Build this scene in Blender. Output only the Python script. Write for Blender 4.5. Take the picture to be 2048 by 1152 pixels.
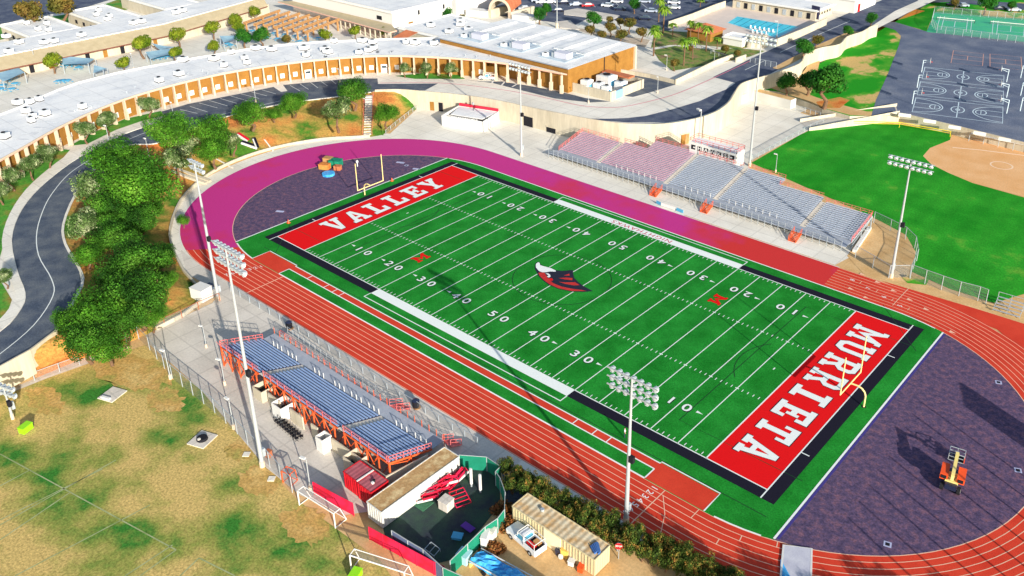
import bpy, math, random
from mathutils import Vector, Matrix
import mathutils
R = math.radians
sc = bpy.context.scene
for o in list(bpy.data.objects): bpy.data.objects.remove(o)
# ------------------------------------------------------------------ camera
CAM = Vector((91.84691895860746, -110.30097180815928, 82.82654420989336))
EUL = (1.1541524000304055, 0.006389115107234702, 0.7166194684670479)
FPX, CX, CY = 1784.1061, 1024+59.5674, 576-209.4477
cd = bpy.data.cameras.new('camera'); cam = bpy.data.objects.new('camera', cd)
sc.collection.objects.link(cam); sc.camera = cam
cam.location = CAM; cam.rotation_euler = EUL
cd.sensor_width = 36; cd.lens = FPX/2048*36
cd.shift_x = -59.5674/2048; cd.shift_y = -209.4477/2048
cd.clip_start = 1; cd.clip_end = 6000
RM = mathutils.Euler(EUL, 'XYZ').to_matrix()
def G(u, v, z=0.0):
    "point of the photograph on the level z, in metres"
    d = RM @ Vector((u-CX, CY-v, -FPX)); t = (z-CAM.z)/d.z
    return Vector((CAM.x+t*d.x, CAM.y+t*d.y, z))
def GP(pts, z=0.0): return [tuple(G(u, v, z)[:2]) for u, v in pts]
# ------------------------------------------------------------------ world, sun, exposure
SUN_AZ, SUN_EL = R(-23.2), R(17.5)
w = bpy.data.worlds.new('World'); sc.world = w; w.use_nodes = True
nt = w.node_tree; bg = nt.nodes['Background']
sky = nt.nodes.new('ShaderNodeTexSky'); sky.sky_type = 'NISHITA'; sky.sun_disc = False
sky.sun_elevation = SUN_EL; sky.sun_rotation = math.pi/2-SUN_AZ
nt.links.new(sky.outputs[0], bg.inputs[0]); bg.inputs[1].default_value = 0.12
sd = bpy.data.lights.new('sun', 'SUN'); sd.energy = 5.0; sd.angle = R(0.5); sd.color = (1, 0.93, 0.82)
sun = bpy.data.objects.new('sun', sd); sc.collection.objects.link(sun)
sv = Vector((math.cos(SUN_AZ)*math.cos(SUN_EL), math.sin(SUN_AZ)*math.cos(SUN_EL), math.sin(SUN_EL)))
sun.rotation_euler = sv.to_track_quat('Z', 'Y').to_euler(); sun.location = sv*300
sc.view_settings.view_transform = 'Standard'; sc.view_settings.look = 'None'
sc.view_settings.exposure = 0.5; sc.view_settings.gamma = 1
rnd = random.Random(7)
# ------------------------------------------------------------------ helpers
def s2l(c): c /= 255; return c/12.92 if c <= .04045 else ((c+.055)/1.055)**2.4
def S(r, g, b): return (s2l(r), s2l(g), s2l(b), 1)
MATS = {}
def M(name, c1, c2=None, c3=None, sc_=.15, rough=.85, grain=.25, gs=6.0, bump=0, metal=0, pos=(.35, .5, .65), stretch=None, detail=4, isl=0, spec=.3, em=0, wave=None, joints=0):
    m = bpy.data.materials.new(name); m.use_nodes = True; n = m.node_tree.nodes; L = m.node_tree.links
    b = n['Principled BSDF']; b.inputs['Roughness'].default_value = rough; b.inputs['Metallic'].default_value = metal
    b.inputs['Specular IOR Level'].default_value = spec
    tc = n.new('ShaderNodeTexCoord'); src = tc.outputs['Object']
    if stretch:
        mp = n.new('ShaderNodeMapping'); mp.inputs['Scale'].default_value = stretch; L.new(src, mp.inputs[0]); vs = mp.outputs[0]
    else: vs = src
    if c2:
        t = n.new('ShaderNodeTexNoise'); t.inputs['Scale'].default_value = sc_; t.inputs['Detail'].default_value = detail
        t.inputs['Roughness'].default_value = .6; L.new(vs, t.inputs['Vector'])
        r = n.new('ShaderNodeValToRGB'); L.new(t.outputs[0], r.inputs[0]); e = r.color_ramp.elements
        e[0].color = c1; e[0].position = pos[0]; e[1].color = c3 or c2; e[1].position = pos[2]
        if c3: k = e.new(pos[1]); k.color = c2
        col = r.outputs[0]
    else:
        rg = n.new('ShaderNodeRGB'); rg.outputs[0].default_value = c1; col = rg.outputs[0]
    g = n.new('ShaderNodeTexNoise'); g.inputs['Scale'].default_value = gs; g.inputs['Detail'].default_value = 3; g.inputs['Roughness'].default_value = .7
    L.new(vs if wave is None else src, g.inputs['Vector'])
    mr = n.new('ShaderNodeMapRange'); mr.inputs[1].default_value = .3; mr.inputs[2].default_value = .7
    mr.inputs[3].default_value = 1-grain; mr.inputs[4].default_value = 1+grain; L.new(g.outputs[0], mr.inputs[0])
    val = mr.outputs[0]
    if isl:
        ge = n.new('ShaderNodeNewGeometry'); m2 = n.new('ShaderNodeMapRange'); m2.inputs[3].default_value = 1-isl; m2.inputs[4].default_value = 1+isl
        L.new(ge.outputs['Random Per Island'], m2.inputs[0]); mu = n.new('ShaderNodeMath'); mu.operation = 'MULTIPLY'
        L.new(val, mu.inputs[0]); L.new(m2.outputs[0], mu.inputs[1]); val = mu.outputs[0]
    if wave:
        wv = n.new('ShaderNodeTexWave'); wv.bands_direction = wave[0]; wv.inputs['Scale'].default_value = wave[1]; L.new(src, wv.inputs[0])
        m2 = n.new('ShaderNodeMapRange'); m2.inputs[3].default_value = 1-wave[2]; m2.inputs[4].default_value = 1; L.new(wv.outputs['Fac'], m2.inputs[0])
        mu = n.new('ShaderNodeMath'); mu.operation = 'MULTIPLY'; L.new(val, mu.inputs[0]); L.new(m2.outputs[0], mu.inputs[1]); val = mu.outputs[0]
    if joints:
        bt = n.new('ShaderNodeTexBrick'); bt.offset = 0; bt.inputs['Scale'].default_value = 1/joints; bt.inputs['Mortar Size'].default_value = .07/joints*2; bt.inputs['Brick Width'].default_value = 1; bt.inputs['Row Height'].default_value = 1
        bt.inputs['Color1'].default_value = (1, 1, 1, 1); bt.inputs['Color2'].default_value = (.95, .95, .95, 1); bt.inputs['Mortar'].default_value = (.84, .84, .84, 1); L.new(src, bt.inputs[0])
        mu = n.new('ShaderNodeMath'); mu.operation = 'MULTIPLY'; L.new(val, mu.inputs[0]); L.new(bt.outputs[0], mu.inputs[1]); val = mu.outputs[0]
    vm = n.new('ShaderNodeVectorMath'); vm.operation = 'SCALE'; L.new(col, vm.inputs[0]); L.new(val, vm.inputs['Scale'])
    L.new(vm.outputs[0], b.inputs['Base Color'])
    if bump:
        bp = n.new('ShaderNodeBump'); bp.inputs['Strength'].default_value = bump; bp.inputs['Distance'].default_value = .05
        L.new(g.outputs[0], bp.inputs['Height']); L.new(bp.outputs[0], b.inputs['Normal'])
    if em:
        b.inputs['Emission Color'].default_value = c1; b.inputs['Emission Strength'].default_value = em
    MATS[name] = m; return m
class MB:
    def __init__(s): s.v = []; s.f = []; s.m = []; s.mats = []
    def mi(s, mat):
        if mat not in s.mats: s.mats.append(mat)
        return s.mats.index(mat)
    def poly(s, pts, mat):
        i = len(s.v); s.v += [tuple(p) for p in pts]; s.f.append(list(range(i, i+len(pts)))); s.m.append(s.mi(mat)); return s
    def sheet(s, pts, z, mat):
        a = sum(pts[i-1][0]*pts[i][1]-pts[i][0]*pts[i-1][1] for i in range(len(pts)))
        if a < 0: pts = pts[::-1]
        return s.poly([(p[0], p[1], z) for p in pts], mat)
    def prism(s, pts, z0, z1, mat, top=None, bottom=True):
        a = sum(pts[i-1][0]*pts[i][1]-pts[i][0]*pts[i-1][1] for i in range(len(pts)))
        if a < 0:
            pts = pts[::-1]
            if isinstance(z1, (list, tuple)): z1 = list(z1)[::-1]
        n = len(pts); i = len(s.v); zt = z1 if isinstance(z1, (list, tuple)) else [z1]*n
        s.v += [(p[0], p[1], z0) for p in pts]+[(p[0], p[1], zt[k]) for k, p in enumerate(pts)]
        m = s.mi(mat); t = s.mi(top or mat)
        for k in range(n):
            j = (k+1) % n; s.f.append([i+k, i+j, i+n+j, i+n+k]); s.m.append(m)
        s.f.append([i+n+k for k in range(n)]); s.m.append(t)
        if bottom: s.f.append([i+k for k in range(n-1, -1, -1)]); s.m.append(m)
        return s
    def box(s, x, y, z, sx, sy, sz, mat, rz=0, top=None):
        c, q = math.cos(rz), math.sin(rz)
        pts = [(x+c*a*sx/2-q*b*sy/2, y+q*a*sx/2+c*b*sy/2) for a, b in ((-1, -1), (1, -1), (1, 1), (-1, 1))]
        return s.prism(pts, z, z+sz, mat, top)
    def bar(s, p, q, wd, mat, h=None):
        p, q = Vector(p), Vector(q); d = (q-p)
        if d.length < 1e-6: return s
        d.normalize(); up = Vector((0, 0, 1)) if abs(d.z) < .95 else Vector((1, 0, 0))
        a = d.cross(up).normalized()*wd/2; b = a.cross(d).normalized()*(h or wd)/2
        i = len(s.v)
        for e in (p, q): s.v += [tuple(e+a+b), tuple(e-a+b), tuple(e-a-b), tuple(e+a-b)]
        m = s.mi(mat)
        for f in ((3, 2, 1, 0), (4, 5, 6, 7), (0, 1, 5, 4), (1, 2, 6, 5), (2, 3, 7, 6), (3, 0, 4, 7)):
            s.f.append([i+k for k in f]); s.m.append(m)
        return s
    def tube(s, p, q, r, mat, n=8, r2=None):
        p, q = Vector(p), Vector(q); d = (q-p).normalized(); up = Vector((0, 0, 1)) if abs(d.z) < .95 else Vector((1, 0, 0))
        a = d.cross(up).normalized(); b = a.cross(d).normalized(); i = len(s.v); r2 = r if r2 is None else r2
        for e, rr in ((p, r), (q, r2)):
            for k in range(n):
                t = 2*math.pi*k/n; s.v.append(tuple(e+a*math.cos(t)*rr+b*math.sin(t)*rr))
        m = s.mi(mat)
        for k in range(n):
            j = (k+1) % n; s.f.append([i+j, i+k, i+n+k, i+n+j]); s.m.append(m)
        s.f.append([i+k for k in range(n)]); s.m.append(m); s.f.append([i+n+k for k in range(n-1, -1, -1)]); s.m.append(m)
        return s
    def path(s, pts, r, mat, n=6):
        for a, b in zip(pts, pts[1:]): s.tube(a, b, r, mat, n)
        return s
    def ribbon(s, pts, wd, z, mat, closed=False):
        n = len(pts); L = []; Rr = []
        for k in range(n):
            a = pts[(k-1) % n] if (closed or k > 0) else pts[k]; b = pts[(k+1) % n] if (closed or k < n-1) else pts[k]
            d = Vector((b[0]-a[0], b[1]-a[1])); d = d.normalized() if d.length > 0 else Vector((1, 0)); nn = Vector((-d.y, d.x))*wd/2
            L.append((pts[k][0]+nn.x, pts[k][1]+nn.y)); Rr.append((pts[k][0]-nn.x, pts[k][1]-nn.y))
        for k in range(n if closed else n-1):
            j = (k+1) % n; s.poly([(*Rr[k], z), (*Rr[j], z), (*L[j], z), (*L[k], z)], mat)
        return s
    def loft(s, A, B, mat):
        m = s.mi(mat)
        for k in range(len(A)-1): s.poly([A[k], A[k+1], B[k+1], B[k]], mat)
        return s
    def build(s, name, parent=None, smooth=False, kind=None, off=None):
        o_ = Vector((0, 0, 0)); p = parent
        while p is not None: o_ += Vector(p.location); p = p.parent
        me = bpy.data.meshes.new(name); me.from_pydata([(a-o_.x, b-o_.y, c-o_.z) for a, b, c in s.v], [], s.f)
        for m in s.mats: me.materials.append(m)
        me.polygons.foreach_set('material_index', s.m)
        if smooth: me.polygons.foreach_set('use_smooth', [True]*len(s.f))
        me.update(); ob = bpy.data.objects.new(name, me); sc.collection.objects.link(ob)
        if parent: ob.parent = parent
        if kind: ob['kind'] = kind
        return ob
def tag(o, label, cat, group=None, kind=None):
    o['label'] = label; o['category'] = cat
    if group: o['group'] = group
    if kind: o['kind'] = kind
    return o
def thing(name, label, cat, loc=(0, 0, 0), group=None):
    o = bpy.data.objects.new(name, None); sc.collection.objects.link(o); o.location = loc; o.empty_display_size = .5
    return tag(o, label, cat, group)
def copy_tree(o, loc=None, rz=None, scale=None, label=None, group=None, parent=None):
    c = o.copy(); sc.collection.objects.link(c)
    if parent is not None: c.parent = parent
    if loc is not None: c.location = loc
    if rz is not None: c.rotation_euler = (0, 0, rz)
    if scale is not None: c.scale = scale if isinstance(scale, (tuple, list)) else (scale,)*3
    if label: c['label'] = label
    if group: c['group'] = group
    for ch in list(o.children): copy_tree(ch, parent=c)
    return c
class Proto:
    "first placement moves the built thing itself, the others copy it"
    def __init__(s, o): s.o = o; s.used = False
    def put(s, loc, rz=0, scale=1, label=None, group=None):
        if not s.used:
            s.used = True; o = s.o; o.location = loc; o.rotation_euler = (0, 0, rz); o.scale = scale if isinstance(scale, (tuple, list)) else (scale,)*3
            if label: o['label'] = label
            if group: o['group'] = group
            return o
        return copy_tree(s.o, loc, rz, scale, label, group)
ORD = 'first second third fourth fifth sixth seventh eighth ninth tenth eleventh twelfth thirteenth fourteenth fifteenth sixteenth seventeenth eighteenth nineteenth twentieth'.split()+['twenty-'+x for x in 'first second third fourth fifth sixth seventh eighth ninth'.split()]+['thirtieth']+['thirty-'+x for x in 'first second third fourth fifth sixth seventh eighth ninth'.split()]
def text_polys(body, size, off=0, spacing=1.0):
    cu = bpy.data.curves.new('text', 'FONT'); cu.body = body; cu.size = size; cu.align_x = 'CENTER'; cu.align_y = 'CENTER'; cu.offset = off; cu.space_character = spacing
    cu.resolution_u = 4
    o = bpy.data.objects.new('text', cu); sc.collection.objects.link(o); bpy.context.view_layer.update()
    me = o.to_mesh(); r = ([tuple(v.co[:2]) for v in me.vertices], [list(p.vertices) for p in me.polygons]); o.to_mesh_clear()
    bpy.data.objects.remove(o); bpy.data.curves.remove(cu); return r
def put_text(mb, body, size, mat, org, ex, ey, off=0, sx=1, spacing=1.0):
    "letters laid in the plane through org spanned by ex (reading direction) and ey (up)"
    vs, fs = text_polys(body, size, off, spacing); org, ex, ey = Vector(org), Vector(ex), Vector(ey)
    for f in fs: mb.poly([org+ex*vs[i][0]*sx+ey*vs[i][1] for i in f], mat)
# ------------------------------------------------------------------ materials
white = M('white_paint', S(222, 221, 216), grain=.05, gs=3)
linewhite = M('line_white', S(235, 240, 235), grain=.06, gs=8)
turf = M('turf_green', S(22, 122, 34), S(38, 146, 50), sc_=.22, detail=8, wave=('X', .0344, .10), grain=.36, gs=5, rough=.95, spec=.1)
turfdark = M('turf_dark_line', S(16, 60, 30), grain=.1)
black = M('black_turf', S(30, 28, 42), grain=.15, rough=.9, spec=.1)
redturf = M('red_turf', S(228, 20, 24), grain=.06, rough=.9, spec=.1)
trackred = M('track_red', S(206, 54, 30), S(218, 66, 40), sc_=.2, grain=.12, gs=7, rough=.85)
trackmag = M('track_glare_cast', S(206, 46, 44), S(194, 46, 132), sc_=.045, grain=.13, gs=6, rough=.85, pos=(.34, .5, .54))  # magenta glare and colour cast painted in, fading to red along X
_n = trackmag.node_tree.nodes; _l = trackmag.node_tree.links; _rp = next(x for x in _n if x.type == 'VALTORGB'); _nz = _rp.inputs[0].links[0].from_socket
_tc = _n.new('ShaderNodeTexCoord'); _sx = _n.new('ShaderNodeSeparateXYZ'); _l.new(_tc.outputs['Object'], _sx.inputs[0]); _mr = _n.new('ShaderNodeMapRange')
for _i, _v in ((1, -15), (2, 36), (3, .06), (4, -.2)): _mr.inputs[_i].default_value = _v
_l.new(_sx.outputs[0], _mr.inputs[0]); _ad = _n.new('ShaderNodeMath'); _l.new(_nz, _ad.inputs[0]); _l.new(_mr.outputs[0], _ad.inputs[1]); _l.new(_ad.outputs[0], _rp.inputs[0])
trackline = M('track_line', S(238, 190, 160), grain=.05)
dzone = M('dzone_rubber', S(74, 62, 92), S(92, 74, 102), S(124, 88, 104), sc_=1.1, grain=.42, gs=3.5, rough=.9, pos=(.38, .5, .68), detail=7)
concrete = M('concrete', S(224, 218, 204), S(240, 235, 222), sc_=.12, grain=.09, gs=3, rough=.9, joints=4.5)
concrete2 = M('concrete_grey', S(204, 196, 184), S(220, 212, 200), sc_=.2, grain=.1, gs=3, rough=.9, joints=4)
asphalt = M('asphalt', S(74, 84, 100), S(90, 98, 110), S(108, 114, 120), sc_=.35, detail=7, grain=.3, gs=4, spec=.12, rough=.9)
asphalt_d = M('asphalt_dark', S(72, 80, 102), S(88, 96, 114), S(106, 112, 124), sc_=.3, detail=7, grain=.3, gs=4, spec=.12, rough=.9)
blacktop_m = M('blacktop', S(90, 100, 122), S(104, 113, 132), S(122, 128, 142), sc_=.12, detail=8, grain=.32, gs=3, spec=.12, rough=.9)
dirt = M('dirt', S(206, 166, 112), S(222, 186, 134), sc_=.25, grain=.15, gs=3, rough=.95, spec=.1)
infield = M('infield_clay', S(226, 170, 112), S(236, 186, 134), sc_=.15, grain=.12, gs=3, rough=.95, spec=.1)
orangedirt = M('orange_soil', S(196, 104, 46), S(214, 140, 74), S(170, 150, 74), sc_=.18, grain=.25, gs=3, rough=.95, spec=.1)
bankm = M('bank_cover', S(70, 116, 36), S(176, 140, 74), S(186, 118, 62), sc_=.08, grain=.35, gs=2.5, rough=.95, pos=(.38, .5, .62), spec=.1)
lawn = M('outfield_grass', S(30, 138, 28), S(50, 158, 40), S(120, 174, 60), sc_=.09, detail=8, wave=('X', .07, .10), grain=.36, gs=3, rough=.95, pos=(.38, .6, .74), spec=.1)
patchy = M('patchy_grass', S(34, 146, 28), S(84, 160, 44), S(206, 174, 110), sc_=.1, grain=.2, gs=3, rough=.95, pos=(.45, .54, .6), stretch=(1, .6, 1), spec=.1)
drygrass = M('dry_field_grass', S(60, 124, 46), S(146, 150, 74), S(204, 176, 108), sc_=.09, grain=.45, gs=3.2, rough=.95, pos=(.36, .45, .57), detail=9, spec=.1)
wallcream = M('cream_wall', S(202, 193, 172), S(188, 178, 156), sc_=.3, grain=.1, gs=2, rough=.9, stretch=(1, 1, .15))
roofwhite = M('white_roof', S(222, 224, 226), S(240, 240, 238), S(246, 245, 242), detail=7, sc_=.14, grain=.07, gs=2, rough=.7, joints=6)
brick = M('tan_brick', S(142, 100, 42), S(156, 112, 50), sc_=.5, grain=.14, gs=5, rough=.9)
pilm = M('pilaster_cream', S(214, 194, 170), grain=.06)
fascia = M('fascia_pink', S(226, 180, 160), grain=.06)
tanroof = M('beige_tile', S(196, 180, 146), S(184, 168, 134), sc_=.5, grain=.12, gs=4)
terracotta = M('terracotta', S(196, 120, 82), S(180, 104, 70), sc_=.6, grain=.15, gs=5)
glass = M('window_glass', S(60, 74, 84), rough=.2, grain=.1, spec=.5)
winframe = M('window_frame', S(240, 240, 236), grain=.03)
darkm = M('dark_opening', S(26, 26, 34), grain=.1)
steel = M('galvanised', S(188, 196, 200), S(170, 180, 188), sc_=2, grain=.08, rough=.5, metal=.3)
alum = M('bench_aluminium', S(198, 208, 222), S(212, 220, 230), sc_=1, grain=.08, gs=5, rough=.5, metal=.15)
alumpink = M('bench_rose', S(244, 186, 202), S(232, 172, 190), sc_=1, grain=.1, gs=5, rough=.55)
alumb = M('bench_sky_reflection', S(150, 176, 216), S(166, 188, 222), sc_=1, grain=.08, rough=.45, metal=.15)  # aluminium seats, sky reflection and shade painted in as blue
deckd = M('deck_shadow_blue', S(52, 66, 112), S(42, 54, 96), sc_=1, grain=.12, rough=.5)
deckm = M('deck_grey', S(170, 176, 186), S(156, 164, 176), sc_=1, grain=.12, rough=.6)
orangesteel = M('orange_steel', S(214, 84, 34), S(226, 104, 58), sc_=1, grain=.12, gs=4, rough=.6)
pinkrail = M('red_rail', S(214, 92, 84), S(226, 130, 130), sc_=1.5, grain=.15, rough=.6)
polem = M('pole_grey', S(168, 174, 176), grain=.04, rough=.5)
yellowm = M('goal_yellow', S(240, 220, 150), grain=.04, rough=.5)
redm = M('red_container', S(206, 24, 40), S(220, 34, 48), sc_=.8, grain=.1, rough=.6, wave=('X', .45, .3))
redrust = M('container_top', S(196, 110, 118), S(176, 90, 100), sc_=1, grain=.15, rough=.8, wave=('X', .5, .35))
redcloth = M('red_banner', S(214, 22, 48), S(224, 36, 84), sc_=.5, grain=.12, rough=.7)
greencloth = M('green_windscreen', S(16, 120, 92), S(24, 134, 106), sc_=.6, grain=.12, rough=.8)
whitecorr = M('white_corrugated', S(214, 214, 208), grain=.05, wave=('Y', .45, .16), rough=.6)
tarroof = M('rusty_tan_roof', S(204, 172, 120), S(180, 140, 92), S(216, 190, 140), sc_=.6, grain=.2, gs=4)
creamcorr = M('cream_corrugated', S(222, 206, 164), grain=.05, wave=('X', .4, .22), rough=.6)
creamtop = M('cream_rusty_top', S(244, 232, 200), S(224, 176, 112), sc_=.7, grain=.12, wave=('X', .4, .45))
bluetarp = M('blue_tarp', S(40, 140, 220), S(90, 190, 240), sc_=1.2, grain=.25, gs=4, rough=.35)
carwhite = M('car_white', S(236, 240, 244), grain=.02, rough=.25, spec=.6)
carblack = M('car_dark', S(36, 42, 66), grain=.05, rough=.25, spec=.6)
carred = M('car_red', S(190, 40, 44), grain=.04, rough=.25, spec=.6)
carsilver = M('car_silver', S(170, 180, 196), grain=.03, rough=.25, spec=.6)
tyre = M('tyre', S(26, 26, 30), grain=.1)
water = M('pool_water', S(10, 190, 220), S(50, 214, 232), sc_=.25, grain=.08, gs=2, rough=.3, spec=.25, bump=.2)
courtgreen = M('court_green', S(70, 186, 130), S(60, 170, 140), sc_=.2, grain=.14, gs=3)
sailm = M('shade_sail', S(160, 196, 210), S(140, 176, 196), sc_=.4, grain=.06)
woodm = M('timber', S(190, 146, 96), S(170, 124, 78), sc_=1, grain=.12)
bark = M('bark', S(128, 98, 74), S(96, 74, 56), sc_=3, grain=.2, gs=8)
skin = M('skin', S(200, 150, 120), grain=.03)
clothw = M('white_shirt', S(230, 232, 240), grain=.04)
clothd = M('dark_trousers', S(50, 54, 76), grain=.06)
hairm = M('dark_hair', S(40, 30, 28), grain=.1)
orangem = M('machine_orange', S(232, 84, 34), grain=.06, rough=.4, spec=.5)
creamy = M('machine_cream', S(226, 206, 128), grain=.05, rough=.5)
lampglass = M('lamp_lens', S(226, 244, 244), grain=.05, rough=.25, spec=.6)
yellowp = M('yellow_paint', S(240, 214, 50), grain=.05)
pinkline = M('pink_kerb', S(214, 120, 140), grain=.1)
signred = M('sign_red', S(206, 20, 26), grain=.03)
lime = M('lime_plastic', S(150, 224, 30), grain=.06, rough=.5)
matblue = M('mat_blue', S(90, 176, 214), grain=.06)
matgrey = M('mat_grey', S(206, 206, 214), S(186, 186, 200), sc_=.6, grain=.08)
purplem = M('purple_plastic', S(110, 60, 160), grain=.06)
def leafmat(name, a, b, c=None, isl=.35, sc_=.5):
    "leaves let some light through, so the far side of a crown is not black"
    m = M(name, a, b, c, sc_=sc_, rough=.7, grain=.3, gs=1.3, isl=isl, spec=.2); n = m.node_tree.nodes; L = m.node_tree.links
    b_ = n['Principled BSDF']; tr = n.new('ShaderNodeBsdfTranslucent'); mx = n.new('ShaderNodeMixShader'); mx.inputs[0].default_value = .38
    L.new(b_.inputs['Base Color'].links[0].from_socket, tr.inputs[0]); L.new(b_.outputs[0], mx.inputs[1]); L.new(tr.outputs[0], mx.inputs[2]); L.new(mx.outputs[0], n['Material Output'].inputs[0]); return m
leafA = leafmat('leaf_green', S(36, 80, 20), S(72, 128, 34), S(112, 162, 56), isl=.55, sc_=.9)
leafA2 = leafmat('leaf_bright', S(50, 100, 22), S(86, 144, 36), S(124, 168, 60), isl=.5, sc_=.9)
leafB = leafmat('leaf_olive_pale', S(56, 92, 38), S(104, 132, 72), S(196, 204, 160), isl=.5, sc_=1.6)
leafC = leafmat('leaf_yellow_green', S(80, 112, 22), S(124, 144, 34), S(160, 156, 54))
leafD = leafmat('leaf_hedge', S(38, 62, 26), S(90, 116, 44), S(176, 124, 64), isl=.7, sc_=1.4)
leafE = leafmat('leaf_dark', S(24, 78, 24), S(50, 116, 34), S(84, 140, 44))
leafF = leafmat('leaf_autumn', S(70, 92, 34), S(118, 108, 48), S(150, 108, 60))
palmleaf = leafmat('palm_leaf', S(70, 120, 30), S(120, 160, 50), S(170, 180, 80))
meshm = bpy.data.materials.new('chain_link'); meshm.use_nodes = True
_n = meshm.node_tree.nodes; _l = meshm.node_tree.links; _b = _n['Principled BSDF']; _b.inputs['Base Color'].default_value = S(150, 158, 162); _b.inputs['Metallic'].default_value = .3
_b.inputs['Alpha'].default_value = .22; _b.inputs['Roughness'].default_value = .5
_t = _n.new('ShaderNodeTexChecker'); _t.inputs['Scale'].default_value = 9
_tc = _n.new('ShaderNodeTexCoord'); _l.new(_tc.outputs['Object'], _t.inputs[0])
_mr = _n.new('ShaderNodeMapRange'); _mr.inputs[3].default_value = .16; _mr.inputs[4].default_value = .3; _l.new(_t.outputs['Fac'], _mr.inputs[0]); _l.new(_mr.outputs[0], _b.inputs['Alpha'])
def struct(name, mb): return mb.build(name, kind='structure')
# ================================================================== ground level surfaces
ZP = 5.0      # school terrace
ZT = 2.0      # blacktop terrace
struct('ground', MB().sheet([(-1500, -900), (1500, -900), (1500, 2500), (-1500, 2500)], -.03, dirt))
def arc_track(f, n=48, x0=None):
    "closed stadium line; f = 0 inner edge .. 1 outer edge, counter-clockwise from the near right tangent"
    a = -48.7+(-53.6+48.7)*f; b = 50.0; cy = -2.1+.2*f; r = 30.9+8.0*f; P = []
    for k in range(n+1): t = -math.pi/2+math.pi*k/n; P.append((b+r*math.cos(t), cy+r*math.sin(t)))
    m = 24
    for k in range(1, m): P.append((b+(a-b)*k/m, cy+r))
    for k in range(n+1): t = math.pi/2+math.pi*k/n; P.append((a+r*math.cos(t), cy+r*math.sin(t)))
    for k in range(1, m): P.append((a+(b-a)*k/m, cy-r))
    return P
NT = len(arc_track(0))
iR = 49+2          # index on far straight where the lane lines stop (x about 39)
iL = 49+23+44      # index on the left bend where the glare-tinted stretch starts
# concrete apron and plaza
ap = MB()
O = arc_track(1.0); O2 = [(x+(x+53.6 if x < -53.6 else 0)*.105, y+(y+1.9)*(.10 if x < -53.6 else .03 if y < 0 else 0.05)) for x, y in O]
for k in range(49+10, NT):
    j = (k+1) % NT; ap.poly([(*O[k], .01), (*O[j], .01), (*O2[j], .01), (*O2[k], .01)], concrete)
struct('walkway', ap)
plz = GP([(775, 272), (835, 217), (900, 216)])+[(-62, 58), (-38, 58), (-25, 67), (-20, 87), (-27, 107), (-24, 123), (-8, 122)]+GP([(1600, 226), (1640, 236), (1646, 250), (1620, 259), (1500, 322)])+[(4, 62), (36, 60), (37, 43)]+[(36, 37.5), (-50, 37.5)]
struct('plaza', MB().sheet(plz, .004, concrete))
nb = GP([(362, 500), (372, 545), (440, 588), (425, 606), (292, 668), (300, 690), (398, 775), (532, 935), (600, 990), (690, 1030), (760, 1020)])+[(22.5, -47.5), (27, -44), (27, -40.9), (-55, -40.9)]
struct('pavement', MB().sheet(nb, .018, concrete2))
# outfield, infield, shot circle
struct('outfield_grass', MB().sheet(GP([(1503, 326), (1600, 270), (1640, 251), (1700, 243), (1790, 248), (1862, 257), (1903, 268), (1900, 280), (1860, 296), (1846, 312), (1862, 328), (1895, 345), (1945, 366), (2048, 395), (2400, 470), (2500, 640), (2200, 600), (2048, 588), (1988, 606), (1900, 578), (1822, 543), (1832, 505), (1812, 470), (1745, 434)]), .02, lawn))
inf = MB().sheet(GP([(1903, 268), (1925, 277), (2048, 292), (2400, 345), (2400, 470), (2048, 394), (1945, 366), (1895, 345), (1862, 328), (1846, 312), (1860, 296), (1900, 280)]), .016, infield)
chalk = M('chalk', S(246, 214, 180), grain=.08)
inf.ribbon(GP([(1905, 295), (1960, 300), (2048, 311)]), .5, .024, chalk)
c = G(2003, 331); inf.ribbon([(c.x+2.4*math.cos(a*.3), c.y+2.4*math.sin(a*.3)) for a in range(21)], .35, .024, chalk, True)
struct('infield', inf)
struct('shot_put_pit', MB().sheet(GP([(1694, 512), (1745, 436), (1790, 455), (1822, 478), (1835, 508), (1812, 553), (1770, 560), (1727, 547)]), .012, dirt))
struct('grass_verge', MB().sheet(GP([(1797, 548), (1860, 555), (1852, 570), (1815, 566)]), .012, patchy))
# practice field
pf = GP([(-150, 790), (60, 770), (165, 728), (240, 708), (290, 690), (398, 776), (532, 936), (600, 1005), (690, 1070), (760, 1120), (830, 1220), (-150, 1350)])
pm = MB().sheet(pf, .006, drygrass)
faint = M('faint_line', S(180, 186, 140), S(140, 154, 100), sc_=.4, grain=.2)
for a, b in (((0, 908), (352, 1100)), ((232, 920), (0, 1050)), ((300, 1010), (30, 1152)), ((205, 938), (0, 1040)), ((60, 940), (0, 972)), ((352, 1100), (280, 1152)), ((140, 985), (0, 1080)), ((398, 1116), (470, 1152)), ((398, 1116), (360, 1152)), ((345, 1090), (250, 1152))):
    pm.ribbon(GP([a, b]), .16, .014, faint)
struct('practice_field', pm)
struct('service_yard', MB().sheet([(18, -45.5), (27, -44), (60, -43), (75, -60), (60, -90), (20, -90), (15, -66), (23, -62)], .002, dirt))
struct('asphalt_patch', MB().sheet(GP([(1003, 940), (1016, 948), (1062, 990), (1036, 1004), (1032, 1036), (1012, 1040), (1012, 985)]), .022, asphalt_d))
struct('asphalt_patch', MB().sheet(GP([(760, 1020), (915, 930), (1000, 945), (1000, 1010), (960, 1060), (905, 1120), (860, 1130), (770, 1075)]), .026, M('yard_floor', S(44, 50, 62), S(56, 84, 66), sc_=.3, grain=.2)))
bare = M('bare_ground', S(206, 176, 112), S(196, 158, 92), S(168, 156, 84), sc_=.25, grain=.4, gs=2.5, rough=.95, spec=.1, detail=8)
rg0 = random.Random(4)
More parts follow.
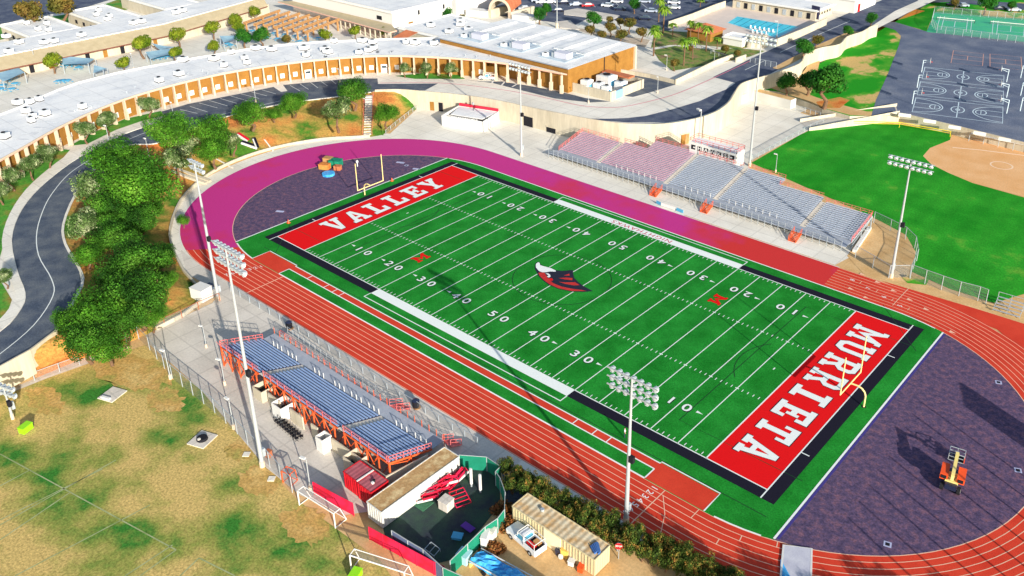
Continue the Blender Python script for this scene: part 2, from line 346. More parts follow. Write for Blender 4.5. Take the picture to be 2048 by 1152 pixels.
def ragged(c, rx, ry, n=40):
    c = G(*c); return [(c.x+(rx*(1+rg0.uniform(-.25, .2)))*math.cos(2*math.pi*k/n), c.y+(ry*(1+rg0.uniform(-.25, .2)))*math.sin(2*math.pi*k/n)) for k in range(n)]
bg_ = MB()
for q_, (c_, rx_, ry_) in enumerate((((235, 735), 7.5, 3.2), ((300, 745), 5, 3.2), ((330, 800), 3.5, 2.4), ((520, 960), 3.4, 2.2), ((610, 1050), 4.0, 2.4), ((90, 800), 4.5, 2.0), ((480, 900), 2.6, 1.8))): bg_.sheet(ragged(c_, rx_, ry_), .0075+.0012*q_, bare)
struct('bare_ground', bg_)
# path beside the practice field
struct('path', MB().ribbon(GP([(-60, 800), (20, 778), (90, 750), (170, 722), (240, 690)]), 2.3, .03, concrete2))
# ------------------------------------------------------------------ running track
tm = MB(); I0 = arc_track(0)
for k in range(NT):
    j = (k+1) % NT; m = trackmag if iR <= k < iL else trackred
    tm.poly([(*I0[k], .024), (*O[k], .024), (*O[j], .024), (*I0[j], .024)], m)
tm.sheet([(45, 37.4), (62, 38.6), (75, 39), (100, 36), (100, 10), (88, 5), (80, 22), (66, 34)], .020, trackred)
tr = struct('running_track', tm)
ln = MB()
for i in range(1, 9):
    P = arc_track(i/8*.985); seq = [P[(iL+q) % NT] for q in range((iR-iL) % NT+1)]
    ln.ribbon(seq, .10, .032, trackline)
P = arc_track(0.0); ln.ribbon(P, .12, .034, trackline, True)
P = arc_track(1.012); ln.ribbon(P[iR:iL], .22, .036, white)
# start lines and numbers
def trk(f, x, side):  # point on a straight
    return (x, (-2.1+.2*f)+side*(30.9+8*f))
ln.ribbon([trk(0, 44.9, -1), trk(1, 44.9, -1)], .14, .037, trackline)
ln.ribbon([trk(.12, 45.2, -1), (47.2, -36.5), (49.2, -40.8)], .10, .038, trackline)
ln.ribbon([trk(0, -40, -1), trk(1, -40, -1)], .2, .037, trackline)
for i in range(8):
    y = -33.0-1.0*i-.55
    if i < 7: put_text(ln, str(i+1), 1.35, linewhite, (43.6-.05*i, y, .04), (0, -1, 0), (1, 0, 0))
    if i < 7: put_text(ln, str(i+1), 1.3, linewhite, (-46.5-.35*i, y, .04), (0, 1, 0), (-1, 0, 0))
for x, i in ((51, 0), (55.5, 1), (59, 0), (62, 2), (54, 3), (48.5, 1)):
    a, b_ = arc_track(i/8), arc_track((i+1)/8); q = min(range(NT), key=lambda k: abs(a[k][0]-x)+(0 if a[k][1] < 0 else 99)); ln.ribbon([a[q], b_[q]], .12, .038, trackline)
for i, (u, v) in enumerate([(1725, 549), (1756, 565), (1788, 582), (1820, 600), (1853, 619), (1702, 578), (1733, 596), (1905, 665)]):
    p = G(u, v); ln.poly([(p.x-.5, p.y-.35, .04), (p.x+.55, p.y, .04), (p.x-.5, p.y+.4, .04)], trackline)
for i, (u, v) in enumerate([(1705, 560), (1737, 577), (1768, 594), (1800, 612)]):
    p = G(u, v); put_text(ln, str(8-i), 1.2, linewhite, (p.x, p.y, .04), (0, 1, 0), (-1, 0, 0)); ln.ribbon([(p.x+1.5, p.y-.5), (p.x+1.5, p.y+.5)], .1, .038, trackline)
ln.ribbon(GP([(1817, 577), (1785, 611)]), .12, .038, trackline)
ln.build('lane_lines', tr)
# D zones
def clip_in(x0, x1):
    P = [p for p in I0 if x0 <= p[0] <= x1]
    return P
dr = MB(); R0 = [p for p in I0 if p[0] > 59.4]; dr.sheet([(59.4, -31.5)]+R0+[(59.4, 27.4)], .028, dzone); struct('turn_zone', dr)
dl = MB(); L0 = [p for p in I0 if p[0] < -59.2]; dl.sheet([(-59.2, 27.0)]+L0+[(-59.2, -31.0)], .028, dzone)
pitm = M('grey_pad', S(176, 180, 210), grain=.1)
struct('turn_zone', dl)
# ------------------------------------------------------------------ turf field
tf = MB(); mid = [p for p in I0 if -59.2 <= p[0] <= 59.4]
top = sorted([p for p in mid if p[1] > 0], key=lambda p: -p[0]); bot = sorted([p for p in mid if p[1] < 0], key=lambda p: p[0])
tf.sheet([(59.4, 27.35)]+top+[(-59.2, 27.0)]+[(-59.2, -31.3)]+bot+[(59.4, -31.4)], .042, turf)
field = struct('football_field', tf)
mk = MB()
def rect(x0, y0, x1, y1, z, m): mk.sheet([(x0, y0), (x1, y0), (x1, y1), (x0, y1)], z, m)
YD = .9144; SD = 24.384; GL = 45.72; EL = 54.864
# black surround as four butted strips, white team areas
for s in (-1, 1):
    y0, y1 = sorted((s*SD, s*(SD+1.85)))
    rect(-56.7, y0, -22.86, y1, .05, black); rect(22.86, y0, 56.7, y1, .05, black); rect(-22.86, y0, 22.86, y1, .05, linewhite)
    x0, x1 = sorted((s*EL, s*56.7)); rect(x0, -SD, x1, SD, .05, black)
    x0, x1 = sorted((s*GL, s*EL)); rect(x0, -SD, x1, SD, .05, redturf)
    rect(-EL, s*SD-.09, EL, s*SD+.09, .06, linewhite)          # sideline
    rect(s*EL-.09, -SD-1.85, s*EL+.09, SD+1.85, .066, linewhite)
    rect(s*GL-.1, -SD, s*GL+.1, SD, .06, linewhite)
    for yy in (s*15, ):
        for q in (-1, 1): rect(min(q*EL, q*56.1), yy-.09, max(q*EL, q*56.1), yy+.09, .063, linewhite)
    # coaching box outlines
    yo = s*27.75
    rect(-22.95, yo-.09, 22.95, yo+.09, .06, linewhite)
    for q in (-1, 1): rect(q*22.86-.09, min(s*(SD+1.85), yo), q*22.86+.09, max(s*(SD+1.85), yo), .062, linewhite)
for k in range(-9, 10): rect(k*4.572-.075, -SD, k*4.572+.075, SD, .06, linewhite)
for k in range(-49, 50):
    if k % 5 == 0:
        for s in (-1, 1): rect(k*YD-.3, s*8.128-.1, k*YD+.3, s*8.128+.1, .068, linewhite)
        continue
    for y0, y1 in ((-SD+.25, -SD+.85), (SD-.85, SD-.25), (-8.43, -7.83), (7.83, 8.43)):
        rect(k*YD-.06, y0, k*YD+.06, y1, .06, linewhite)
for s in (-1, 1): rect(s*43-.1, -.3, s*43+.1, .3, .06, linewhite)
# numbers with dark edging and arrows
def num(txt, x, y, ex, ey):
    for m, off, z in ((black, .075, .07), (linewhite, .035, .078)):
        ox = 0 if m is linewhite else .1
        for ch, dx in ((txt[0], -1.35), (txt[1], 1.35)):
            put_text(mk, ch, 2.35, m, (x+ex[0]*dx+ox, y-ox, z), ex, ey, off, sx=1.25)
for k in range(1, 10):
    x = (k-5)*9.144; t = str(10*(k if k <= 5 else 10-k))
    num(t, x, -17.05, (1, 0, 0), (0, 1, 0)); num(t, x, 17.25, (-1, 0, 0), (0, -1, 0))
    if k != 5:
        q = -1 if k < 5 else 1
        for yy, s in ((-16.9, 1), (17.1, -1)): mk.poly([(x+q*2.9, yy+.35*s, .078), (x+q*2.9, yy-.15*s, .078), (x+q*4.0, yy+.1*s, .078)][::(1 if q*s < 0 else -1)], linewhite)
# slab serif letters, unit cell 0..1 wide, 0..1 high
def bx(a, b, c, d): return [(a, b), (c, b), (c, d), (a, d)]
def L_I(): return [bx(.12, 0, .88, .17), bx(.12, .83, .88, 1), bx(.36, .17, .64, .83)]
SL = {
 'I': [bx(.1, 0, .9, .16), bx(.1, .84, .9, 1), bx(.33, .16, .67, .84)],
 'L': [bx(0, 0, 1, .17), bx(0, .84, .62, 1), bx(.16, .17, .44, .84), bx(.78, .17, 1, .4)],
 'E': [bx(0, 0, 1, .17), bx(0, .83, 1, 1), bx(.14, .17, .42, .83), bx(.42, .42, .66, .58), bx(.58, .33, .74, .67), bx(.8, .17, 1, .34), bx(.8, .66, 1, .83)],
 'T': [bx(.2, 0, .8, .16), bx(0, .8, 1, 1), bx(.36, .16, .64, .8), bx(0, .6, .17, .8), bx(.83, .6, 1, .8)],
 'V': [bx(-.05, .84, .42, 1), bx(.58, .84, 1.05, 1), [(.06, .84), (.34, .84), (.53, .24), (.64, 0), (.36, 0)], [(.66, .84), (.94, .84), (.64, 0), (.53, .24)]],
 'A': [bx(-.05, 0, .42, .16), bx(.58, 0, 1.05, .16), [(.06, .16), (.32, .16), (.5, .78), (.5, 1), (.36, 1)], [(.68, .16), (.94, .16), (.64, 1), (.5, 1), (.5, .78)], bx(.33, .3, .67, .44)],
 'Y': [bx(-.05, .84, .42, 1), bx(.58, .84, 1.05, 1), [(.04, .84), (.36, .84), (.5, .6), (.64, .4), (.36, .4)], [(.64, .84), (.96, .84), (.64, .4), (.5, .6)], bx(.36, .15, .64, .4), bx(.2, 0, .8, .15)],
 'M': [bx(-.1, 0, .34, .16), bx(.66, 0, 1.1, .16), bx(-.1, .84, .16, 1), bx(.84, .84, 1.1, 1), bx(0, .16, .24, .84), bx(.76, .16, 1, .84), [(.16, 1), (.16, .72), (.5, .2), (.5, .52)], [(.84, 1), (.5, .52), (.5, .2), (.84, .72)]],
 'U': [bx(-.05, .84, .42, 1), bx(.58, .84, 1.05, 1), bx(.05, .22, .32, .84), bx(.68, .22, .95, .84), [(.05, .22), (.25, 0), (.75, 0), (.95, .22), (.68, .22), (.6, .17), (.4, .17), (.32, .22)]],
 'R': [bx(-.02, 0, .46, .15), bx(.62, 0, 1.05, .15), bx(.1, .15, .36, .85), bx(-.02, .85, .36, 1), [(.36, 1), (.36, .85), (.66, .85), (.72, .8), (.72, .6), (.66, .55), (.36, .55), (.36, .4), (.74, .4), (.96, .56), (.96, .86), (.8, 1)], [(.5, .4), (.74, .4), (.96, .15), (.7, .15)]],
}
def slab(ch, org, ex, ey, wd, ht, mat, z):
    org = Vector((*org, z)); ex = Vector((*ex, 0)); ey = Vector((*ey, 0)); rev = (ex.cross(ey)).z < 0
    for i, pl in enumerate(SL[ch]):
        pts = [org+ex*a*wd+ey*b*ht+Vector((0, 0, i*.0015)) for a, b in pl]; a2 = sum(pts[k-1].x*pts[k].y-pts[k].x*pts[k-1].y for k in range(len(pts)))
        mk.poly(pts if a2 > 0 else pts[::-1], mat)
def word(txt, start, pitch, wd, ht, xbase, rd, up):
    for i, ch in enumerate(txt):
        yc = start+rd*pitch*i
        for m, d, z in ((black, .0, .07), (linewhite, 0, .082)):
            e = .13 if m is black else 0
            slab(ch, (xbase-(e if up > 0 else -e), yc-rd*(wd/2+e)), (0, rd), (up, 0), wd+2*e, ht+2*e, m, z)
word('MURRIETA', 18.4, 5.25, 3.75, 5.6, 47.5, -1, 1)
word('VALLEY', -13.4, 5.4, 4.0, 5.6, -47.5, 1, -1)
# red letters near the 25 yard lines
for cx, cy, rd in ((-25.9, -11.6, 1), (25.7, 12.2, -1)):
    for q in (0,):
        slab('M', (cx+rd*1.2, cy-rd*1.3), (0, rd), (-rd, 0), 2.7, 2.4, redturf, .085)
put_text(mk, 'NIGHTHAWKS', 1.75, M('banner_red', S(200, 40, 70), grain=.1), (0, 25.3, .06), (-1, 0, 0), (0, -1, 0), sx=1.15, spacing=1.15)
# dark soccer lines
sm = turfdark
mk.ribbon([(9.15*math.cos(a*math.pi/30), 9.15*math.sin(a*math.pi/30)) for a in range(60)], .13, .054, sm, True)
for s in (-1, 1):
    mk.ribbon([(s*57.6, -20), (s*38.6, -20), (s*38.6, 20), (s*57.6, 20)], .12, .0555, sm)
    mk.ribbon([(s*(46.5-9.15*math.cos(a)), 9.15*math.sin(a)) for a in [x*.1 for x in range(-7, 8)]], .12, .057, sm)
    mk.ribbon([(-53, s*28.7), (57, s*28.7)], .12, .053, sm)
    mk.ribbon([(s*48.6, s*29.2), (s*58, s*19)], .1, .0535, sm)
# hawk emblem
def poly_at(pts, z, m, sc2=1.0):
    mk.poly([(x, y, z) for x, y in pts][::(1 if sum(pts[k-1][0]*pts[k][1]-pts[k][0]*pts[k-1][1] for k in range(len(pts))) > 0 else -1)], m)
def px(lst): return GP([(1020+a/10.195, 480+b/10.195) for a, b in lst])
navy = M('emblem_navy', S(30, 30, 50), grain=.08); darkred = M('emblem_red', S(184, 34, 38), S(206, 56, 44), sc_=.8, grain=.08)
poly_at(px([(590, 450), (620, 500), (680, 540), (830, 570), (940, 625), (1080, 640), (1280, 620), (1290, 700), (1310, 780), (1390, 860), (1500, 950), (1690, 1050), (1500, 1068), (1250, 1060), (1000, 1010), (800, 930), (680, 840), (580, 740), (560, 690), (510, 600), (508, 520), (540, 465)]), .09, navy)
poly_at(px([(590, 672), (700, 672), (770, 780), (880, 890), (1060, 960), (1250, 1000), (1480, 1030), (1560, 1050), (1250, 1046), (1000, 995), (810, 915), (690, 825), (600, 735), (580, 690)]), .097, darkred)
poly_at(px([(585, 462), (605, 480), (615, 520), (690, 545), (830, 580), (935, 632), (930, 655), (820, 650), (740, 665), (660, 668), (590, 640), (530, 570), (525, 510), (550, 475)]), .099, linewhite)
poly_at(px([(720, 690), (780, 690), (820, 720), (825, 760), (790, 775), (750, 750), (790, 735), (760, 712)]), .101, linewhite)
poly_at(px([(780, 790), (860, 790), (880, 830), (830, 840)]), .101, redturf)
for q in ([(1090, 735), (1210, 695), (1215, 735)], [(990, 785), (1150, 775), (1275, 785), (1270, 830), (1130, 815)], [(990, 860), (1130, 875), (1330, 870), (1420, 930), (1300, 935), (1130, 905)]): poly_at(px(q), .098, darkred)
# runways, take-off pads and white edging on the near side
for x0, x1 in ((-50.6, -41.6), (41.6, 50.5)): rect(x0, -32.9, x1, -29.1, .05, trackred)
rect(-41.6, -30.55, 41.6, -29.35, .05, trackred)
for y in (-29.25, -30.65): rect(-41.6, y-.1, 41.6, y+.1, .058, linewhite)
for s in (-1, 1):
    xa, xb = s*41.6, s*50.6
    mk.ribbon([(xa, -29.25), (xa, -28.9), (xb, -28.9), (xb, -32.9)], .2, .062, linewhite); mk.ribbon([(xa, -30.65), (xa, -32.8)], .2, .062, linewhite)
rect(-41.6, -33.05, 41.6, -32.8, .058, linewhite)
for x in (-36, -31, -28.5, -26.5, 27.5, 31, 33.5): rect(x-.08, -30.6, x+.08, -29.3, .06, linewhite)
P = arc_track(-.012); mk.ribbon([p for p in sorted([q for q in P if 50.3 <= q[0] <= 59.6 and q[1] < 0])], .22, .06, linewhite)
mk.ribbon([p for p in sorted([q for q in P if -59.4 <= q[0] <= -50.4 and q[1] < 0])], .22, .06, linewhite)
mk.ribbon([p for p in sorted([q for q in P if -59.2 <= q[0] <= 59.5 and q[1] > 0])], .24, .06, linewhite)
mk.ribbon([(59.4, -31.3), (59.4, 27.3)], .28, .064, linewhite); mk.ribbon([(-59.2, -31.2), (-59.2, 27)], .28, .064, linewhite)
mk.ribbon([(59.75, -31.0), (59.75, 27.0)], .35, .036, M('blue_edge', S(64, 56, 130), grain=.1))
mk.build('field_markings', field)
# pads in the turn zones
dz = MB()
for u, v, a in ((1775, 1089, .3), (2036, 941, .4), (1997, 765, .4), (813, 331, .3), (805, 326, .3)):
    p = G(u, v)
    dz.box(p.x, p.y, .034, .9, .9, .01, pitm, a); dz.box(p.x, p.y, .046, .5, .5, .01, darkm, a)
for u, v in ((800, 325), (833, 338), (560, 423)):
    p = G(u, v); dz.box(p.x, p.y, .034, 1.8, .7, .03, pitm, .5)
struct('drain_covers', dz)
# ================================================================== school terrace
def smooth(pts, n=4):
    P = [Vector(p) for p in pts]; out = []
    for i in range(len(P)-1):
        a = P[max(i-1, 0)]; b = P[i]; c = P[i+1]; d = P[min(i+2, len(P)-1)]
        for k in range(n):
            t = k/n; out.append(tuple(.5*((2*b)+(-a+c)*t+(2*a-5*b+4*c-d)*t*t+(-a+3*b-3*c+d)*t**3)))
    out.append(tuple(P[-1])); return out
_wt = [(750, 182), (800, 181), (850, 185), (905, 190), (960, 197), (1010, 206), (1060, 217), (1120, 229), (1190, 242), (1255, 250), (1330, 250), (1390, 240), (1432, 226), (1458, 207), (1470, 188), (1483, 170), (1510, 160), (1550, 148), (1600, 129), (1612, 110), (1640, 98), (1680, 90), (1695, 75), (1725, 65), (1742, 55), (1756, 51)]
_wz = [5.15]*6+[5.2, 5.7]+[6.0]*(len(_wt)-8)
wall3 = smooth([tuple(G(u, v, z)) for (u, v), z in zip(_wt, _wz)], 4); wall_top = [p[:2] for p in wall3]
left_top = smooth(GP([(-140, 815), (-60, 772), (0, 737), (60, 704), (113, 662), (164, 574), (156, 534), (130, 490), (126, 448), (150, 390), (185, 343), (215, 312), (255, 290), (300, 288), (325, 282), (380, 258), (441, 236), (560, 208), (667, 194), (742, 184)], ZP), 3)
plate = left_top+wall_top+[(-23, 230), (-22, 320), (-60, 900), (-900, 900), (-900, -300), (-76, -300)]
struct('school_terrace', MB().sheet(plate, ZP, concrete))
# bank between the terrace road and the track
TB = [((-60, 772), 0, (-60, 800)), ((0, 737), 1, (0, 786)), ((60, 704), 1, (170, 716)), ((113, 662), 0, (262, 684)), ((164, 574), 0, (402, 606)), ((156, 534), 0, (368, 545)), ((130, 490), 0, (346, 500)), ((126, 448), 0, (341, 460)), ((150, 390), 0, (362, 404)), ((185, 343), 0, (400, 364)), ((255, 290), 0, (440, 338)), ((325, 282), 0, (480, 320)), ((380, 258), 0, (520, 306)), ((441, 236), 0, (575, 292)), ((560, 208), 0, (650, 280)), ((667, 194), 0, (722, 276)), ((742, 184), 0, (765, 270)), ((752, 182), 0, (770, 266)), ((800, 181), 0, (835, 216))]
A = [(*G(*t, ZP-.02)[:2], ZP-.02) for t, q, f in TB]; B = [(*G(*f, 0)[:2], 0.03) for t, q, f in TB]
A = smooth(A, 3); B = smooth(B, 3); bm_ = MB(); prev = A; NS = 5
for k in range(1, NS+1):
    t = k/NS; cur = [tuple(Vector(a).lerp(Vector(b), t)+Vector((0, 0, .35*math.sin(t*3.1)+.25*math.sin(i*1.7+k)*(0 < t < 1)))) for i, (a, b) in enumerate(zip(A, B))]
    bm_.loft(prev, cur, bankm); prev = cur
struct('planted_bank', bm_)
def at_bank(u, v, z0=None):
    "walk down the view ray until it meets the bank"
    for k in range(100):
        z = 5.2-k*.05; p = G(u, v, z)
        # height of bank at p from nearest pair
        best = None
        for a, b in zip(A, B):
            a3, b3 = Vector(a), Vector(b); d = (b3-a3); t = max(0, min(1, (Vector((p.x, p.y))-a3.xy).dot(d.xy)/max(d.xy.length_squared, 1e-6))); c = a3+d*t
            e = (c.xy-p.xy).length
            if best is None or e < best[0]: best = (e, c.z)
        if z <= best[1]+.35: return Vector((p.x, p.y, best[1]))
    return G(u, v, 0)
# kerb wall at the foot of the bank
kw = MB(); kb = B[10:len(B)-8]
for a, b in zip(kb, kb[1:]): kw.bar((a[0], a[1], .35), (b[0], b[1], .35), .35, wallcream, .7)
tag(kw.build('low_wall'), 'low cream kerb wall curving round the bend of the track below the planted bank', 'wall')
# retaining wall
rw = MB(); W = wall_top
for k in range(len(W)-1):
    a, b = Vector(W[k]), Vector(W[k+1]); d = (b-a).normalized(); nn = Vector((d.y, -d.x))*.32
    rw.prism([tuple(a), tuple(b), tuple(b-nn), tuple(a-nn)], -.02, [wall3[k][2]+.35, wall3[k+1][2]+.35, wall3[k+1][2]+.35, wall3[k][2]+.35], wallcream)
retain = thing('retaining_wall', 'long curved cream retaining wall between the school drive and the stadium plaza', 'wall', (W[30][0], W[30][1], 0))
rw.build('wall', retain)
def wall_door(u, v, wd, ht, mats, name='door'):
    p = G(u, v, 0); k = min(range(len(W)-1), key=lambda i: (Vector(W[i])-p.xy).length); a, b = Vector(W[k]), Vector(W[k+1]); d = (b-a).normalized(); nn = Vector((d.y, -d.x)); c = a+d*((p.xy-a).dot(d))
    mb = MB(); cz = 0
    for i, m in enumerate(mats):
        w1 = wd/len(mats); c1 = c+d*(w1*(i+.5)-wd/2)+nn*.03; mb.box(c1.x, c1.y, .02, w1-.1, .14, ht, m, math.atan2(d.y, d.x))
    mb.box(c.x+nn.x*.05, c.y+nn.y*.05, ht+.02, wd+.4, .2, .2, wallcream, math.atan2(d.y, d.x)); mb.build(name, retain)
wall_door(878, 218, 4, 2.6, [brick, wallcream, darkm]); wall_door(1063, 250, 3.2, 2.8, [darkm]); wall_door(1110, 262, 3, 1.4, [darkm, darkm], 'window'); wall_door(1362, 285, 2.6, 2.8, [brick, woodm]); wall_door(1483, 205, 3, 2.6, [steel])
# bottom-left wall under the road
lw = MB(); P = GP([(-60, 772), (0, 737), (60, 704), (113, 664)], ZP); 
for i, (a, b) in enumerate(zip(P, P[1:])):
    a, b = Vector(a), Vector(b); d = (b-a).normalized(); nn = Vector((d.y, -d.x))*.3; z0 = [1.2, 1.2, 2.2][i]
    lw.prism([tuple(a), tuple(b), tuple(b+nn), tuple(a+nn)], z0, ZP+.5, wallcream)
tag(lw.build('retaining_wall'), 'short cream retaining wall holding up the bend of the road at the left edge', 'wall')
# ------------------------------------------------------------------ paving on the terrace
def zs(pts, dz, m, name, z=ZP): return struct(name, MB().sheet(GP(pts, z), z+dz, m))
Ledge = [(-100, 705), (0, 664), (44, 616), (51, 585), (36, 544), (24, 482), (38, 431), (68, 388), (110, 350), (161, 314), (239, 273), (297, 252), (342, 239), (322, 226)]
Redge = [(750, 181), (742, 185), (667, 195), (560, 209), (441, 237), (380, 259), (325, 283), (300, 289), (255, 291), (215, 313), (185, 345), (150, 392), (127, 449), (131, 489), (157, 534), (164, 573), (113, 660), (68, 697), (0, 734), (-100, 785)]
lo = smooth(GP(Ledge[1:12], ZP), 3); 
rd = MB(); rdp = GP([(-100, 705)], ZP)+lo+GP([(342, 239), (320, 224), (376, 208), (547, 174), (562, 184), (575, 182), (566, 170), (700, 157), (755, 157), (756, 168)], ZP)+GP(Redge, ZP)
rd.sheet(rdp, ZP+.02, asphalt)
rd.sheet(GP([(750, 181), (756, 168), (876, 167), (850, 181)], ZP), ZP+.024, asphalt)
road = struct('road', rd)
rl = MB(); rl.ribbon(smooth(GP([(-30, 725), (0, 708), (68, 650), (106, 592), (103, 558), (77, 510), (74, 462), (89, 414), (108, 382), (137, 349), (174, 323), (225, 294), (294, 264), (340, 252), (430, 232), (560, 202)], ZP), 4), .16, ZP+.032, linewhite)
for a, b in (((343, 224), (367, 232)), ((360, 219), (395, 227)), ((380, 213), (415, 224)), ((398, 206), (435, 216)), ((418, 201), (455, 212)), ((440, 197), (474, 207)), ((461, 192), (496, 202)), ((482, 188), (518, 197)), ((503, 184), (534, 192)), ((524, 180), (552, 188)), ((580, 171), (600, 182)), ((600, 168), (617, 179)), ((621, 165), (636, 176)), ((641, 162), (655, 172)), ((662, 160), (672, 168))):
    rl.ribbon(GP([a, b], ZP), .14, ZP+.032, linewhite)
rl.ribbon(GP([(170, 326), (200, 332), (212, 322)], ZP), .5, ZP+.034, linewhite)
rl.build('road_markings', road)
kb_ = MB()
sw = smooth(GP([(-100, 690), (-20, 655), (20, 616), (30, 585), (14, 544), (4, 482), (20, 428), (52, 380), (98, 338), (150, 302), (235, 262), (292, 243), (330, 233)], ZP), 3)
lo2 = smooth(GP([(-100, 705), (0, 664), (44, 616), (51, 585), (36, 544), (24, 482), (38, 431), (68, 388), (110, 350), (161, 314), (239, 273), (297, 252), (342, 239)], ZP), 3)
kb_.loft([(*p[:2], ZP+.14) for p in lo2], [(*p[:2], ZP+.14) for p in sw], concrete); kb_.loft([(*p[:2], ZP) for p in lo2], [(*p[:2], ZP+.14) for p in lo2], concrete)
struct('pavement', kb_)
ke = MB(); rr = smooth(GP(Redge[1:17], ZP), 3)
for a, b in zip(rr, rr[1:]): ke.bar((a[0], a[1], ZP+.08), (b[0], b[1], ZP+.08), .45, concrete, .16)
struct('kerb', ke)
zs([(-60, 420), (0, 395), (25, 360), (80, 318), (100, 296), (140, 300), (110, 335), (62, 385), (40, 405), (12, 470), (-8, 545), (-40, 600), (-60, 600)], .05, M('front_lawn', S(44, 120, 34), S(80, 150, 46), S(150, 130, 60), sc_=.12, grain=.3, gs=2.5, rough=.95), 'lawn')
zs([(140, 292), (180, 268), (250, 238), (322, 222), (328, 232), (290, 240), (232, 260), (175, 288)], .05, MATS['front_lawn'], 'lawn')
zs([(-60, 600), (0, 560), (24, 600), (10, 640), (-60, 680)], .05, MATS['front_lawn'], 'lawn')
zs([(790, 152), (830, 158), (930, 158), (920, 150), (860, 145)], .05, MATS['front_lawn'], 'flower_bed')
# drive in front of the gym
zs([(930, 160), (968, 163), (1004, 163), (1016, 165), (1060, 172), (1108, 181), (1135, 187), (1170, 196), (1222, 203), (1180, 205), (1110, 197), (1040, 180), (985, 166)], .02, asphalt, 'parking_bays')
bl = MB()
for a, b in (((990, 158), (984, 166)), ((1010, 163), (1003, 171)), ((1038, 166), (1024, 174))): bl.ribbon(GP([a, b], ZP), .5, ZP+.03, white)
struct('bay_lines', bl)
zs([(1259, 153), (1285, 150), (1352, 169), (1300, 185), (1266, 194), (1247, 192), (1286, 177)], .02, asphalt, 'yard_asphalt')
zs([(1159, 236), (1190, 237.5), (1218, 237.6), (1255, 236), (1291, 232), (1347, 218), (1400, 202), (1430, 188), (1452, 179), (1471, 166), (1426, 154), (1462, 137), (1500, 118), (1540, 100), (1640, 50), (1700, 25), (1760, 2), (1800, -20), (1860, -20), (1835, 2), (1790, 22), (1742, 53), (1725, 62), (1695, 72), (1676, 86), (1640, 94), (1606, 105), (1590, 122), (1540, 148), (1505, 158), (1480, 168), (1466, 186), (1455, 204), (1430, 222), (1390, 236), (1330, 245), (1255, 245), (1190, 240)], .02, asphalt_d, 'road')
zs([(1560, 140), (1612, 112), (1640, 96), (1680, 88), (1690, 74), (1722, 64), (1700, 62), (1640, 88), (1590, 112), (1545, 136)], .03, dirt, 'verge')
pl = MB(); pl.ribbon(smooth(GP([(760, 166), (850, 165), (920, 169), (1000, 179), (1060, 189), (1110, 200), (1160, 211), (1210, 215), (1250, 213), (1310, 200), (1360, 185), (1425, 157), (1500, 122)], ZP), 3), .3, ZP+.03, pinkline); pl.ribbon(GP([(1490, 140), (1530, 121)], ZP), .2, ZP+.03, linewhite); pl.ribbon(GP([(1560, 105), (1640, 68), (1700, 42)], ZP), .2, ZP+.03, linewhite)
struct('kerb_line', pl)
zs([(870, -60), (880, 0), (912, 24), (1040, 36), (1150, 50), (1190, 30), (1280, 55), (1335, 62), (1400, 38), (1475, 0), (1540, -40)], .02, asphalt_d, 'car_park')
isl = MB(); isl.prism(GP([(1128, 22), (1155, 17), (1240, 32), (1222, 42), (1150, 32), (1128, 30)], ZP), ZP+.01, ZP+.15, concrete2); isl.prism(GP([(1110, 44), (1140, 41), (1160, 60), (1120, 56)], ZP), ZP+.01, ZP+.15, concrete2); struct('traffic_island', isl)
cl_ = MB()
for k in range(9): cl_.ribbon(GP([(1075+k*26, 2+k*.6), (1087+k*26, 12+k*.6)], ZP), .15, ZP+.035, linewhite)
for k in range(7): cl_.ribbon(GP([(1075+k*30, -14), (1087+k*30, -6)], ZP), .15, ZP+.035, linewhite)
struct('bay_lines', cl_)
zs([(-60, -60), (-60, 62), (0, 50), (60, 34), (120, 26), (180, 12), (245, -8), (260, -60)], .02, asphalt_d, 'car_park')
zs([(-60, 66), (0, 54), (60, 40), (125, 30), (200, 12), (260, -10), (300, 8), (130, 50), (20, 75), (-60, 95)], .026, MATS['front_lawn'], 'lawn')
# planted beds at the right of the gym
zs([(1305, 100), (1350, 92), (1430, 100), (1475, 96), (1530, 102), (1498, 114), (1440, 126), (1345, 142), (1318, 120)], .04, M('bed_plants', S(60, 96, 44), S(120, 140, 60), S(150, 120, 90), sc_=.35, grain=.35, gs=2), 'flower_bed')
zs([(1310, 60), (1400, 66), (1450, 80), (1500, 94), (1480, 98), (1400, 90), (1340, 90), (1302, 96)], .034, MATS['bed_plants'], 'flower_bed')
zs([(1150, 55), (1300, 80), (1290, 95), (1215, 78), (1160, 62)], .034, M('bed_soil', S(176, 160, 140), S(206, 190, 170), sc_=.4, grain=.15), 'flower_bed')
